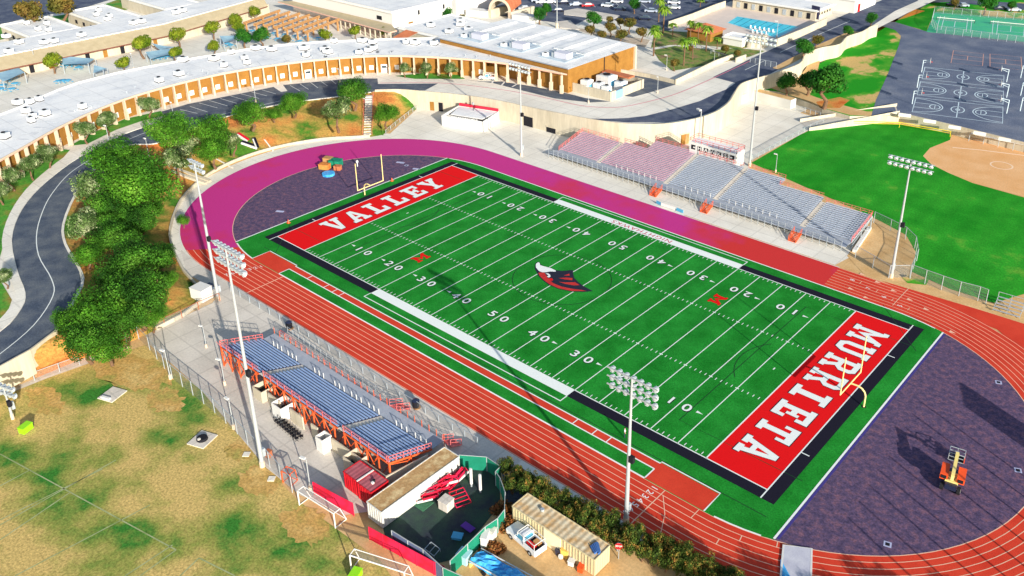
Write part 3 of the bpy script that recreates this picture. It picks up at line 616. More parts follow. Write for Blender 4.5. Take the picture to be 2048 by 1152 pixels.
# ------------------------------------------------------------------ blacktop terrace, steps of ground at the right
front = [(1496, 176), (1560, 184), (1594, 196), (1645, 216), (1700, 232), (1752, 232), (1800, 230), (1900, 253), (2048, 289), (2400, 372)]
tp = GP(front, ZT)+[(400, 300), (400, 900), (-60, 900), (-24, 200)]
tb = MB(); fr = GP(front, ZT)
tb.prism([tuple(p) for p in fr]+[(400, 300), (400, 900), (-60, 900), (-24.3, 200), (-22, 130)], -.02, ZT, wallcream, patchy)
struct('upper_terrace', tb)
zs([(1742, 234), (1752, 200), (1775, 150), (1798, 90), (1802, 72), (1790, 60), (1764, 52), (1752, 44), (1790, 44), (1850, 62), (2048, 84), (2400, 120), (2400, 370), (2048, 287), (1900, 251), (1800, 229)], .02, blacktop_m, 'blacktop', ZT)
zs([(1632, 160), (1640, 120), (1660, 104), (1700, 96), (1722, 80), (1752, 66), (1740, 62), (1716, 74), (1694, 84), (1680, 98), (1640, 108), (1620, 118), (1612, 136), (1600, 152), (1560, 166), (1530, 172), (1560, 183), (1594, 195), (1640, 214), (1700, 230), (1742, 232), (1752, 228), (1700, 214), (1660, 204), (1620, 190)], .015, dirt, 'bare_strip', ZT)
zs([(1640, 216), (1632, 204), (1680, 194), (1700, 200), (1680, 216)], .03, orangedirt, 'bare_strip', ZT)
zs([(1790, 44), (1830, 20), (1880, 14), (1866, 30), (1853, 62)], .03, lawn, 'lawn', ZT)
zs([(1795, 40), (1830, 18), (1850, 22), (1812, 36)], .04, orangedirt, 'bare_strip', ZT)
zs([(1853, 64), (1870, 24), (2048, 38), (2400, 76), (2400, 130), (2048, 84)], .03, courtgreen, 'tennis_courts', ZT)
zs([(1760, 20), (1850, -6), (2400, 30), (2400, 56), (2048, 20), (1900, 4), (1860, 6), (1800, 40)], .022, asphalt_d, 'road', ZT)
zs([(1840, -30), (1900, -14), (2400, 14), (2400, -40)], .03, M('hill_scrub', S(120, 110, 60), S(180, 140, 90), S(90, 110, 50), sc_=.2, grain=.3), 'hillside', ZT)
# court lines
cm = MB()
def quad(A_, B_, C_, D_):
    "bilinear frame on four points"
    A_, B_, C_, D_ = [Vector(p) for p in (A_, B_, C_, D_)]
    return lambda s, t: tuple((A_*(1-s)+B_*s)*(1-t)+(D_*(1-s)+C_*s)*t)
def ell(q, cs, ct, rs, rt, a0=0, a1=360, n=20): return [q(cs+rs*math.cos(R(a0+(a1-a0)*k/n)), ct+rt*math.sin(R(a0+(a1-a0)*k/n))) for k in range(n+1)]
cyanl = M('court_line', S(204, 222, 230), grain=.2); orl = M('court_line_orange', S(214, 160, 140), grain=.08)
for cor in ([(1850, 134), (2008, 151), (2007, 175), (1844, 158)], [(1841, 163), (2007, 182), (2006, 209), (1834, 190)], [(1832, 195), (2006, 214), (2005, 247), (1824, 224)]):
    q = quad(*GP(cor, ZT)); z = ZT+.03
    for pth in ([q(0, 0), q(1, 0), q(1, 1), q(0, 1), q(0, 0)], [q(.5, 0), q(.5, 1)], ell(q, .5, .5, .075, .2), ell(q, 0, .5, .33, .44, -90, 90), ell(q, 1, .5, .33, .44, 90, 270),
                [q(0, .35), q(.24, .35), q(.24, .65), q(0, .65)], [q(1, .35), q(.76, .35), q(.76, .65), q(1, .65)], ell(q, .24, .5, .06, .14), ell(q, .76, .5, .06, .14), ell(q, .5, .5, .02, .06)):
        cm.ribbon(pth, .27, z, cyanl)
for cor in ([(1907, 101), (1967, 108), (1965, 132), (1902, 126)], [(1980, 108), (2042, 114), (2044, 140), (1980, 134)]):
    q = quad(*GP(cor, ZT)); z = ZT+.03
    for pth in ([q(0, 0), q(1, 0), q(1, 1), q(0, 1), q(0, 0)], [q(0, .33), q(1, .33)], [q(0, .66), q(1, .66)], [q(.5, .33), q(.5, .66)]): cm.ribbon(pth, .2, z, orl)
for cor in ([(1881, 32), (1944, 37), (1941, 65), (1873, 59)], [(1987, 41), (2060, 46), (2056, 75), (1984, 69)]):
    q = quad(*GP(cor, ZT)); z = ZT+.045
    for pth in ([q(0, 0), q(1, 0), q(1, 1), q(0, 1), q(0, 0)], [q(.13, 0), q(.13, 1)], [q(.87, 0), q(.87, 1)], [q(.13, .3), q(.87, .3)], [q(.13, .72), q(.87, .72)], [q(.5, .3), q(.5, .72)]): cm.ribbon(pth, .2, z, cyanl)
struct('court_lines', cm)
# ramp from plaza up to the blacktop with yellow rail
rp = MB(); a1, a2 = [(*G(u, v, 0)[:2], .03) for u, v in ((1600, 244), (1618, 262))]; b1, b2 = [(*G(u, v, ZT+.02)[:2], ZT+.05) for u, v in ((1792, 213), (1797, 228))]
rp.loft([a1, b1], [a2, b2], concrete2); struct('ramp', rp)
RW = []
for p, q in ((a2, b2), (a1, b1)): rwl = MB(); RW.append(rwl); rwl.prism([(p[0], p[1]), (q[0], q[1]), (q[0]+.1, q[1]+.35), (p[0]+.1, p[1]+.35)], -.02, [.9, ZT+.9, ZT+.9, .9], wallcream)
ramp = thing('ramp_wall', 'pair of low cream walls along the sloping ramp up to the blacktop courts', 'wall', (a2[0], a2[1], 0)); [r_.build('wall', ramp) for r_ in RW]
yr = MB(); P = [(*G(1690, 240, 1.6)[:2], 1.3), (*G(1800, 244, 1.6)[:2], 1.5), (*G(1902, 262, 1.6)[:2], 1.5)]
yr.path(P, .09, yellowp); yr.path([(x, y, z-.5) for x, y, z in P], .06, yellowp)
for p in P: yr.tube((p[0], p[1], 0), p, .06, yellowp)
tag(yr.build('handrail'), 'yellow handrail along the path above the softball outfield', 'handrail')
sign = MB(); 
for k in range(5):
    a, b = G(1797+k*50, 229+k*12, ZT+1), G(1822+k*50, 232+k*12.4, ZT+1); sign.bar(a, b, .12, white, .9)
e = GP([(1797, 229), (1900, 252.5), (2048, 289), (2200, 326)], ZT)
cw = thing('boundary_wall', 'low beige wall with white panels between the blacktop and the softball field', 'wall', (*e[1], ZT))
wb = MB()
for a, b in zip(e, e[1:]): wb.bar((*a, ZT+.3), (*b, ZT+.3), .3, wallcream, .6)
wb.build('wall', cw); sign.build('panel', cw)
# ================================================================== buildings
def G3(u, v, z): p = G(u, v, z); return (p.x, p.y, z)
# ---- long curved classroom building
tops = [(-46, 346), (-28, 334), (-8, 322), (14, 311), (32, 302), (50, 292), (68, 280), (90, 268), (109, 257), (131, 247), (154, 236), (176, 226), (198, 217), (222, 207), (246, 198), (270, 190), (296, 183), (320, 176), (345, 169), (371, 163), (396, 157), (422, 151), (448, 145.5), (473, 141), (499, 137), (525, 133), (550, 129), (576, 126), (602, 123), (627, 120), (653, 117.5), (679, 115.5), (703, 113.5), (727, 112), (753, 111), (777, 110.5), (802, 111), (828, 112), (852, 113), (876, 114), (900, 115.2), (924, 117), (946, 118.6), (968, 120.8), (990, 123.3), (1016, 126.8), (1038, 130), (1060, 133), (1083, 136.7), (1107, 140.2), (1131, 143.6)]
ZR = 10.6
F = [Vector(p) for p in GP(tops, ZR)]
# even the curve out
for _ in range(3): F = [F[0]]+[(F[i-1]+F[i]*2+F[i+1])/4 for i in range(1, len(F)-1)]+[F[-1]]
N_ = []
for i in range(len(F)):
    d = (F[min(i+1, len(F)-1)]-F[max(i-1, 0)]).normalized(); N_.append(Vector((-d.y, d.x)))     # towards the inside of the block
cb = thing('classroom_building', 'long curved single-storey school building with tan brick bays, cream pilasters and a white roof', 'building', (F[25].x, F[25].y, ZP))
backpx = [(-80, 250), (-20, 238), (40, 215), (79, 196), (115, 181), (154, 167), (193, 157), (232, 147), (287, 136), (342, 126), (384, 118), (427, 111), (466, 104), (506, 97.5), (552, 92), (598, 87.5), (650, 84), (700, 82), (760, 79.5), (820, 78), (885, 77)]
Bk = [Vector(p) for p in GP(backpx, ZR)]+[Vector((-96, 73.5)), Vector((-60, 73.5))]
wl = MB(); ins = [f+n*1.5 for f, n in zip(F, N_)]
for a, b in zip(ins[:44], ins[1:44]): wl.poly([(a.x, a.y, ZP), (b.x, b.y, ZP), (b.x, b.y, ZR-.35), (a.x, a.y, ZR-.35)], brick)
for a, b in zip(Bk[:-2], Bk[1:-2]): wl.poly([(b.x, b.y, ZP), (a.x, a.y, ZP), (a.x, a.y, ZR-.35), (b.x, b.y, ZR-.35)], wallcream)
wl.build('wall', cb)
rf = MB(); outer = [f-n*.35-Vector((0, max(0, i-46)*.4)) for i, (f, n) in enumerate(zip(F, N_))]
poly = [tuple(p) for p in outer]+[(-59.4, 73.3)]+[tuple(p) for p in Bk[::-1][1:]]
rf.prism(poly, ZR-.35, ZR, fascia, roofwhite)
rfo = rf.build('roof', cb)
par = MB()
for a, b in zip(Bk[:-2], Bk[1:-2]): par.bar((a.x, a.y, ZR+.15), (b.x, b.y, ZR+.15), .5, white, .5)
par.build('parapet', cb); par = MB()
for a, b in zip(outer, outer[1:]): par.bar((a.x, a.y, ZR+.1), (b.x, b.y, ZR+.1), .3, pilm, .25)
par.build('parapet', cb)
for i in range(1, len(F)):
    if i > 46: continue
    p = F[i]+N_[i]*.1; a = math.atan2(N_[i].y, N_[i].x)
    m = MB(); m.box(p.x, p.y, ZP, .9, .3, ZR-.36-ZP, pilm, a); m.box(p.x-N_[i].x*.1, p.y-N_[i].y*.1, ZP, 1.1, .5, 2.2, pilm, a); m.build('pilaster', cb)
for i in range(46, len(F)-0):     # deep columns of the gym arcade
    p = G(*{46: (1038, 164.5), 47: (1060, 168), 48: (1083, 173), 49: (1108, 178), 50: (1131, 184)}.get(i, (1016, 161)), ZP).xy; p.y -= max(0, i-46)*.42; a = math.atan2(N_[i].y, N_[i].x)
    m = MB(); m.box(p.x, p.y, ZP, .6, .4, ZR-.36-ZP, pilm, a); m.box(p.x, p.y, ZP, .9, .8, 2.4, pilm, a); m.build('column', cb)
doors = {28, 34, 43}
for i in range(6, 43):
    c = (ins[i]+ins[i+1])/2-N_[i]*.06; a = math.atan2(N_[i].y, N_[i].x)
    if i in (36, 37, 38, 39, 40, 41): continue
    if i in doors:
        m = MB(); m.box(c.x, c.y, ZP+.02, .12, 1.9, 2.5, winframe, a); m.box(c.x-N_[i].x*.05, c.y-N_[i].y*.05, ZP+1.4, .12, 1.4, .7, glass, a); m.build('door', cb); continue
    m = MB(); m.box(c.x, c.y, ZP+.95, .14, 1.25, 1.35, winframe, a); wo = m.build('window', cb)
    m = MB(); m.box(c.x-N_[i].x*.05, c.y-N_[i].y*.05, ZP+1.1, .08, .95, 1.05, M('pale_pane', S(206, 214, 216), grain=.06, rough=.3) if 'pale_pane' not in MATS else MATS['pale_pane'], a); m.build('pane', wo)
def hvac(parent, x, y, z, s=1.5, a=0, h=1.1):
    m = MB(); m.box(x, y, z+.15, s, s*.8, h, roofwhite, a); m.box(x, y, z+.15+h, s*.7, s*.55, .12, steel, a)
    m.box(x+.1, y, z, s*1.1, s*.9, .12, darkm, a)
    m.tube((x, y, z+.25+h), (x, y, z+.42+h), s*.24, darkm, 8); m.build('air_conditioner', parent)
for u, v in ((8, 272), (35, 205), (60, 203), (78, 198), (52, 222), (66, 232), (90, 226), (62, 240), (318, 160), (357, 147), (165, 213), (366, 119), (428, 117), (448, 130), (489, 116), (494, 125), (462, 104), (543, 98), (511, 96), (608, 96), (612, 110), (650, 98), (655, 103), (668, 82), (725, 81), (745, 84), (737, 100), (718, 105), (745, 96), (812, 84), (830, 85), (868, 86)):
    p = G(u, v, ZR+.5); hvac(cb, p.x, p.y, ZR, rnd.choice((1.6, 2.0, 2.4)), rnd.uniform(0, .6))
m = MB()
for k in range(7, 46, 2):
    a, b = F[k]+N_[k]*1.2, F[k]+N_[k]*(6 if k < 30 else 5)
    m.bar((a.x, a.y, ZR+.02), (b.x, b.y, ZR+.02), .08, steel, .05)
m.build('roof_seam', cb)
rp1 = M('roof_patch', S(206, 208, 212), S(222, 222, 222), sc_=.6, grain=.1); rgp = random.Random(11)
for k in range(26):
    i = rgp.randrange(6, 44); c = F[i]+N_[i]*rgp.uniform(2, 6.5); m = MB(); m.box(c.x, c.y, ZR+.012, rgp.uniform(1, 3.2), rgp.uniform(.6, 1.8), .012, rp1, math.atan2(N_[i].y, N_[i].x)); m.build('roof_patch', cb)
for k in range(14):
    i = rgp.randrange(6, 44); c = F[i]+N_[i]*rgp.uniform(2, 7); m = MB(); m.tube((c.x, c.y, ZR), (c.x, c.y, ZR+.6), .14, steel, 6); m.build('vent_pipe', cb)
# ---- gym
gy = thing('gymnasium', 'large flat white-roofed gymnasium with plain tan brick side wall beside the curved classrooms', 'building', (-85, 89, ZP))
m = MB(); m.prism([(-111, 73.6), (-59.3, 73.6), (-59.3, 104.8), (-111, 104.8)], ZP, 12.0, brick, brick); m.build('wall', gy); m = MB(); m.bar((-59.22, 90, ZP), (-59.22, 90, 11.9), .3, darkm, .12); m.build('wall_seam', gy)
m = MB(); m.prism([(-111.5, 73.1), (-58.9, 73.1), (-58.9, 105.3), (-111.5, 105.3)], 12.0, 12.35, M('coping_grey', S(150, 158, 170), grain=.06), roofwhite); m.build('roof', gy)
m = MB(); m.box(-59.0, 104.9, ZP, .8, .6, 7.0, pilm); m.build('corner_pier', gy)
for x in (-107, -99, -90.5, -82, -73.5, -65):
    m = MB(); m.prism([(x-1.6, 86), (x+1.6, 86), (x+1.6, 103), (x-1.6, 103)], 12.35, 12.75, roofwhite); m.build('skylight_curb', gy)
screen = M('screen_grey', S(202, 204, 216), grain=.06)
for x in (-101, -84, -67.5):
    pt = MB(); y = 81
    pt.prism([(x-5.6, y-4.3), (x+4.6, y-4.3), (x+4.6, y+5), (x-5.6, y+5)], 12.35, 12.42, M('roof_well', S(190, 206, 216), grain=.08) if 'roof_well' not in MATS else MATS['roof_well'])
    for a, b in (((x-5.6, y+5), (x+4.6, y+5)), ((x+4.6, y+5), (x+4.6, y-4.3)), ((x-5.6, y-4.3), (x-5.6, y+5))): pt.bar((*a, 13.2), (*b, 13.2), .08, steel, .08); pt.bar((*a, 12.8), (*b, 12.8), .06, steel, .06)
    for k in range(6): pt.bar((x-5.6+k*2.04, y+5, 12.4), (x-5.6+k*2.04, y+5, 13.2), .08, steel)
    pt.build('roof_rail', gy)
    u_ = MB(); u_.box(x+1.2, y-1, 12.5, 4.6, 2.8, 1.7, screen); u_.box(x-1.68, y-1, 12.5, 1.2, 2.4, 1.3, steel)
    for dy in (-.8, 0, .8): u_.tube((x-2.2, y-1+dy, 13.1), (x-2.42, y-1+dy, 13.1), .3, darkm, 8)
    u_.build('air_handler', gy); u_ = MB(); u_.box(x-4.3, y-2.5, 12.45, 1.4, 1.4, .9, roofwhite); u_.tube((x-4.3, y-2.5, 13.3), (x-4.3, y-2.5, 13.5), .4, darkm); u_.build('roof_fan', gy); u_ = MB(); u_.box(x-4.5, y+2, 12.45, 1.3, 1.0, .8, steel); u_.build('roof_fan', gy)
# ---- utility yard
uy = thing('utility_yard', 'cream walled yard of pale cooling units at the foot of the gymnasium side wall', 'enclosure', (-53, 83, ZP))
m = MB(); m.bar((-59.2, 75.6, ZP+1.3), (-46, 75.6, ZP+1.3), .3, wallcream, 2.6); m.bar((-46, 75.75, ZP+1.3), (-46, 77.8, ZP+1.3), .3, wallcream, 2.6); m.build('wall', uy); m = MB(); m.bar((-46, 81.2, ZP+1.3), (-46, 91, ZP+1.3), .3, wallcream, 2.6); m.bar((-46.15, 91, ZP+1.3), (-59, 91, ZP+1.3), .3, wallcream, 2.6); m.build('wall', uy)
m = MB(); m.box(-46, 79.5, ZP, .12, 3.2, 2.3, M('gate_blue', S(130, 170, 200), grain=.08)); m.build('gate', uy)
for x, y, sx, sy, h in ((-56.5, 78.5, 2.6, 2.6, 3.2), (-53, 79.5, 2.4, 2.2, 2.8), (-50, 79, 2.2, 1.8, 2.6), (-54.5, 85, 4.5, 4, 3.4), (-49.5, 85, 2.4, 3, 2.6)):
    m = MB(); m.box(x, y, ZP+.1, sx, sy, h, roofwhite); m.box(x, y, ZP+.1+h, sx*.7, sy*.7, .25, steel); m.tube((x, y, ZP+.35+h), (x, y, ZP+.5+h), min(sx, sy)*.28, darkm, 10); m.box(x+sx/2, y, ZP+.6, .06, sy*.5, h*.5, matblue); m.build('cooling_unit', uy)
m = MB(); m.prism([(-58.6, 88), (-49, 88), (-49, 90.8), (-58.6, 90.8)], ZP+2.7, ZP+3.1, terracotta); m.build('lean_to_roof', uy)
# ---- low flat block and tall hall behind
def block(label, cat, x0, y0, x1, y1, z0, z1, wm, rm, name='school_hall', over=.4, par_=.5):
    t = thing(name, label, cat, ((x0+x1)/2, (y0+y1)/2, z0)); m = MB(); m.prism([(x0, y0), (x1, y0), (x1, y1), (x0, y1)], z0, z1, wm); m.build('wall', t)
    r = MB(); r.prism([(x0-over, y0-over), (x1+over, y0-over), (x1+over, y1+over), (x0-over, y1+over)], z1, z1+.35, white, rm); r.build('roof', t)
    q = MB()
    for a, b in (((x0, y0), (x1, y0)), ((x1, y0+.3), (x1, y1-.3)), ((x1, y1), (x0, y1)), ((x0, y1-.3), (x0, y0+.3))): q.bar((*a, z1+.35+par_/2), (*b, z1+.35+par_/2), .3, white, par_)
    q.build('parapet', t); return t
lb = block('low white flat-roofed block squeezed between the gymnasium and the courtyard arcade', 'building', -138, 80, -111.8, 104, ZP, 9.4, wallcream, roofwhite)
for x, y in ((-120, 86), (-117, 92), (-124, 95), (-131, 88), (-128, 99)): hvac(lb, x, y, 9.75, 2.2, .2)
tilem = MB(); tilem.poly([(-134, 79.6, 9.9), (-128, 79.6, 9.9), (-132.5, 76.5, 7.2), (-137.5, 76.5, 7.2)], terracotta); tilem.poly([(-137.5, 76.5, 7.2), (-132.5, 76.5, 7.2), (-128, 79.6, 9.7), (-134, 79.6, 9.7)], wallcream); tilem.build('tiled_canopy', lb)
hall = block('tall white hall behind the timber pergola with a small dark window high in its wall', 'building', -205, 84, -146, 112, ZP, 12.6, white, roofwhite)
m = MB(); m.box(-153, 83.95, 9.6, 2.6, .14, 1.3, darkm); m.build('window', hall)
m = MB(); m.box(-145.95, 92, ZP, .14, 2, 3.4, brick); m.box(-145.95, 96, 10.2, .14, .8, 1.6, darkm); m.box(-145.95, 108, 10.2, .14, .8, 1.6, darkm); m.build('door', hall)
ar = MB(); ar.prism([(-208, 79.5), (-138.4, 76.2), (-138.4, 79.3), (-146.5, 83.6), (-205, 83.6)], 8.6, 9.0, fascia, tanroof); ar.build('arcade_roof', hall)
for k in range(11):
    m = MB(); x = -168+k*2.9; m.box(x, 80.2-(x+208)*.046, ZP, .35, .35, 3.6, wallcream); m.build('arcade_post', hall)
north = block('white flat-roofed building at the top edge behind the tall hall', 'building', -260, 118, -150, 150, ZP, 12, white, roofwhite)
for x, y in ((-170, 124), (-185, 130), (-200, 126), (-230, 130)): hvac(north, x, y, 12.35, 3, .1)
# ---- hip-roofed wing along the courtyard
hw = thing('classroom_building', 'long straight white-roofed building with a beige tiled slope facing the courtyard shade sails', 'building', (-200, 20, ZP))
m = MB(); m.prism([(-196.5, -90), (-196.5, 30), (-209, 76), (-226, 76), (-226, -90)], ZP, 8.4, wallcream); m.build('wall', hw)
m = MB(); E1 = [(-193.7, -90, 8.4), (-193.7, 28, 8.4), (-206.5, 74, 8.4)]; E2 = [(-200.6, -90, 10.6), (-200.6, 30, 10.6), (-212, 76, 10.6)]
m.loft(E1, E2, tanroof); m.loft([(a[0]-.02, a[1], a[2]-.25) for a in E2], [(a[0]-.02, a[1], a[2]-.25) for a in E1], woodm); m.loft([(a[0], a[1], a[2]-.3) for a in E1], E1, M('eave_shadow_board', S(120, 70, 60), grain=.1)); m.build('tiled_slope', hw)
m = MB(); m.prism([(-200.7, -90), (-200.7, 30), (-212.1, 76), (-228, 76), (-220, 30), (-220, -90)], 8.45, 10.2, white, roofwhite); m.build('roof', hw)
m = MB(); m.bar((-201.2, -90, 10.5), (-201.2, 30, 10.5), 1.0, white, .8); m.bar((-201.2, 30, 10.5), (-212.6, 76, 10.5), 1.0, white, .8)
for k in range(44):
    y = -80+k*2.5; m.box(-200.67, y, 10.45, .08, .35, .25, terracotta)
m.build('parapet', hw)
for u, v in ((12, 72), (88, 84), (108, 81), (163, 69), (267, 45), (283, 42), (352, 24), (365, 20), (38, 83), (18, 102)): p = G(u, v, 10.8); hvac(hw, p.x, p.y, 10.2, 2.2, .3)
for k in range(16):
    m = MB(); y = -60+k*5.6; m.box(-196.4, y, ZP, .12, 1.3, 2.3, darkm if k % 3 else brick); m.build('door', hw)
wa = block('flat white wing at the far left, standing nearest the corner of the photo', 'building', -247, -5, -221.5, 11, ZP, 9.2, wallcream, roofwhite, 'classroom_wing')
wb_ = block('flat white wing at the far left, behind and right of the corner wing', 'building', -250, 18.5, -220.5, 32.5, ZP, 9.2, wallcream, roofwhite, 'classroom_wing')
for t, y0, sg in ((wa, -5.5, -1), (wb_, 18, -1)):
    for k in range(4): m = MB(); m.box(-243+k*6, y0+.45, ZP+1.5, 1.6, .14, 1.3, darkm); m.build('window', t)
for t, y in ((wa, 3), (wb_, 25)):
    for x in (-242, -236, -230, -226): hvac(t, x, y+rnd.uniform(-3, 3), 9.55, 1.8)
wc = block('small flat white wing with a covered porch behind the end of the tiled building', 'building', -262, 44, -226, 58, ZP, 9.0, wallcream, roofwhite, 'classroom_wing')
# ---- pergola
pg = thing('pergola', 'timber pergola of slanting beams over the lunch tables', 'pergola', (-173, 64, ZP))
for k in range(7):
    t = k/6; a = Vector(G(487+(610-487)*t, 46+(64-46)*t, 9)); b = Vector(G(560+(678-560)*t, 20+(38-20)*t, 9)); mid_ = (a+b)/2
    m = MB()
    for dz in (0, .5): m.bar((a.x, a.y, 8.6+dz), (b.x, b.y, 8.6+dz), .45, woodm, .35)
    m.build('beam', pg)
    for q in (.06, .5, .94):
        c = a.lerp(b, q); m = MB(); m.box(c.x, c.y, ZP, .5, .5, 3.6, woodm); m.bar((c.x, c.y, 8.2), (c.x+.9, c.y-.4, 8.6), .2, woodm); m.build('post', pg)
# ---- arch entrance
ax, ay = G(1000, 38, ZP)[:2]
en = thing('entrance_arch', 'terracotta barrel-vaulted entrance arch between two low white walls', 'building', (ax, ay, ZP))
m = MB(); m2 = MB(); rr_ = 4.6; yb = 13
def q3(t, r, d): return (ax-d*.5+r*math.cos(t)*.96, ay+d+r*math.cos(t)*.25, ZP+3.0+r*math.sin(t))
for k in range(14):
    t0, t1 = math.pi*k/14, math.pi*(k+1)/14
    m.poly([q3(t0, rr_, 0), q3(t0, rr_, yb), q3(t1, rr_, yb), q3(t1, rr_, 0)], terracotta); m.poly([q3(t1, rr_-.9, 0), q3(t1, rr_-.9, yb), q3(t0, rr_-.9, yb), q3(t0, rr_-.9, 0)], wallcream)
    m2.poly([q3(t0, rr_-.9, -.1), q3(t0, rr_+.15, -.1), q3(t1, rr_+.15, -.1), q3(t1, rr_-.9, -.1)], pilm)
for s in (-1, 1): m.box(ax+s*4.1-.02, ay+s*1.05+yb/2, ZP, 1.1, yb, 3.0, wallcream); m2.box(ax+s*4.1, ay+s*1.05, ZP, 1.5, .5, 3.05, pilm)
m.build('vault', en); m2.build('arch_face', en)
for s in (-1, 1): m = MB(); m.box(ax+s*9.5, ay+s*2.4+1, ZP, 9, 4, 2.4, white, .25); m.build('side_wall', en)
# ---- snack bar booth on the plaza
bo = thing('snack_bar', 'small white flat-roofed snack bar with a red parapet on the plaza', 'building', (-72.5, 49, 0))
A_, B_, C_, D_ = Vector((-77.2, 42.2)), Vector((-65.3, 45.7)), Vector((-67.7, 54.2)), Vector((-79.5, 50.8))
m = MB(); t_ = .35
for a, b, h in ((A_, B_, 2.9), (B_, C_, 2.9), (C_, D_, 3.0), (D_, A_, 2.9)): m.bar((*a, h/2), (*b, h/2), t_, white, h)
m.build('wall', bo)
q = quad(A_, B_, C_, D_); m = MB(); m.prism([q(.12, .22), q(.9, .22), q(.97, .97), q(.03, .97)], 2.65, 2.8, roofwhite); m.build('roof', bo)
m = MB(); m.prism([q(.03, .05), q(.97, .05), q(.97, .22), q(.03, .22)], 2.2, 2.3, darkm)
for k in range(12): a = q(.2+k*.055, .1); m.box(a[0], a[1], 2.3, .35, .5, .5 if k % 2 else .5, white, k)
m.build('counter_shelf', bo)
m = MB(); m.bar((*q(.02, .985), 3.35), (*q(1.0, .985), 3.35), .4, M('parapet_red', S(206, 40, 64), grain=.05), .75); m.build('parapet', bo)
m = MB(); a = q(1.0, .42); m.bar((a[0]+.2, a[1], 0), (a[0]+.2, a[1], 2.9), .12, darkm); a = q(1, 0); m.bar((a[0]+.1, a[1]-.05, 0), (a[0]+.1, a[1]-.05, 2.9), .12, darkm); m.tube((*q(.45, .8), 2.7), (*q(.45, .8), 4.4), .08, darkm); m.box(*q(.45, .8), 4.4, .5, .3, .7, steel); m.build('vent_pipe', bo)
# ---- pool side
po = MB(); pw = [tuple(p) for p in GP([(1475, 33), (1600, 54), (1553, 77), (1454, 46)], ZP)]
zs([(1340, 50), (1450, 8), (1462, 2), (1640, 44), (1660, 42), (1556, 92), (1520, 90), (1445, 82), (1400, 60)], .03, M('pool_deck', S(226, 210, 196), S(212, 198, 188), sc_=.2, grain=.07), 'pool_deck')
po.sheet(pw, ZP+.06, water)
pq = quad(*pw)
for k in range(1, 8): po.ribbon([pq(k/8, .05), pq(k/8, .95)], .22, ZP+.07, M('lane_rope', S(30, 90, 130)) if 'lane_rope' not in MATS else MATS['lane_rope'])
struct('swimming_pool', po)
pc = MB(); pc.ribbon([pw[0], pw[1], pw[2], pw[3]], .7, ZP+.1, white, True); struct('pool_coping', pc)
pb = block('long pool changing building with blue-shaded openings under its white roof', 'building', -78, 196, -44, 210, ZP, 8.4, wallcream, roofwhite, 'pool_building', over=.9, par_=.15)
for k in range(10): m = MB(); m.box(-75.5+k*3.2, 195.95, ZP+.4, 1.4, .14, 2.1, darkm if k % 2 else steel); m.build('door', pb)
for k in range(5): m = MB(); m.box(-43.95, 199+k*2.2, ZP+1.6, .14, .8, .8, darkm); m.build('window', pb)
pb2 = block('white building with a red door behind the pool changing building', 'building', -70, 216, -38, 236, ZP, 9.5, white, roofwhite, 'pool_building')
m = MB(); m.box(-37.95, 220, ZP, .14, 2, 3, signred); m.build('door', pb2)
sb = MB(); a = G(1629, 40, ZP); sb.box(a.x, a.y, ZP+.5, 3.6, .4, 4.6, M('board_navy', S(60, 60, 90), grain=.1), -.3); sb.tube((a.x, a.y, ZP), (a.x, a.y, ZP+.5), .15, steel); tag(sb.build('scoreboard'), 'dark swimming scoreboard standing by the right end of the pool building', 'scoreboard')
def wall_line(pts, z, h, label, th=.35, mat=None, name='garden_wall'):
    m = MB(); P = GP(pts, z)
    for a, b in zip(P, P[1:]): m.bar((*a, z+h/2), (*b, z+h/2), th, mat or wallcream, h)
    return tag(m.build(name), label, 'wall')
wall_line([(1553, 93), (1600, 74), (1652, 50)], ZP, 2.6, 'cream wall between the pool deck and the road')
wall_line([(1337, 56), (1384, 40), (1425, 23), (1450, 14)], ZP, 2.4, 'pinkish wall between the pool deck and the car park')
wall_line([(1351, 169), (1430, 130), (1466, 117)], ZP, 1.5, 'long cream wall along the drive below the palm bed'); wall_line([(1471, 125), (1491, 118)], ZP, 1.5, 'short cream wall beside the drive gate, end on to the long wall')
wall_line([(1240, 146), (1300, 156), (1350, 168)], ZP, 1.2, 'low cream wall from the gymnasium corner to the drive')
ph = block('low white pump house beside the pool with a flat roof', 'building', *G(1446, 88, ZP)[:2], *(G(1446, 88, ZP)+Vector((7, 6, 0)))[:2], ZP, 7.2, white, roofwhite, 'pump_house')
kx, ky = G(1412, 76, ZP)[:2]
ko = thing('pool_kiosk', 'brown-roofed timber kiosk behind the palms beside the pool', 'building', (kx, ky, ZP)); m = MB(); m.prism([(kx-5, ky-4), (kx+4, ky-4), (kx+4, ky+4), (kx-5, ky+4)], ZP, ZP+3, brick); m.build('wall', ko)
m = MB(); c = (kx-.5, ky, ZP+5.2)
cs = [(kx-6, ky-5, ZP+3), (kx+5, ky-5, ZP+3), (kx+5, ky+5, ZP+3), (kx-6, ky+5, ZP+3)]
for i in range(4): m.poly([cs[i], cs[(i+1) % 4], c], terracotta)
m.build('roof', ko)
rk = thing('rock_slide', 'white moulded rock feature at the near corner of the pool', 'pool feature', (*G(1508, 88, ZP)[:2], ZP)); m = MB()
for i in range(9):
    p = G(1494+i*4, 86+(i % 3)*4, ZP); m.tube((p.x, p.y, ZP), (p.x+.3, p.y, ZP+2.4+(i % 3)*.8), 1.5, wallcream, 7, .7)
m.build('rock', rk)
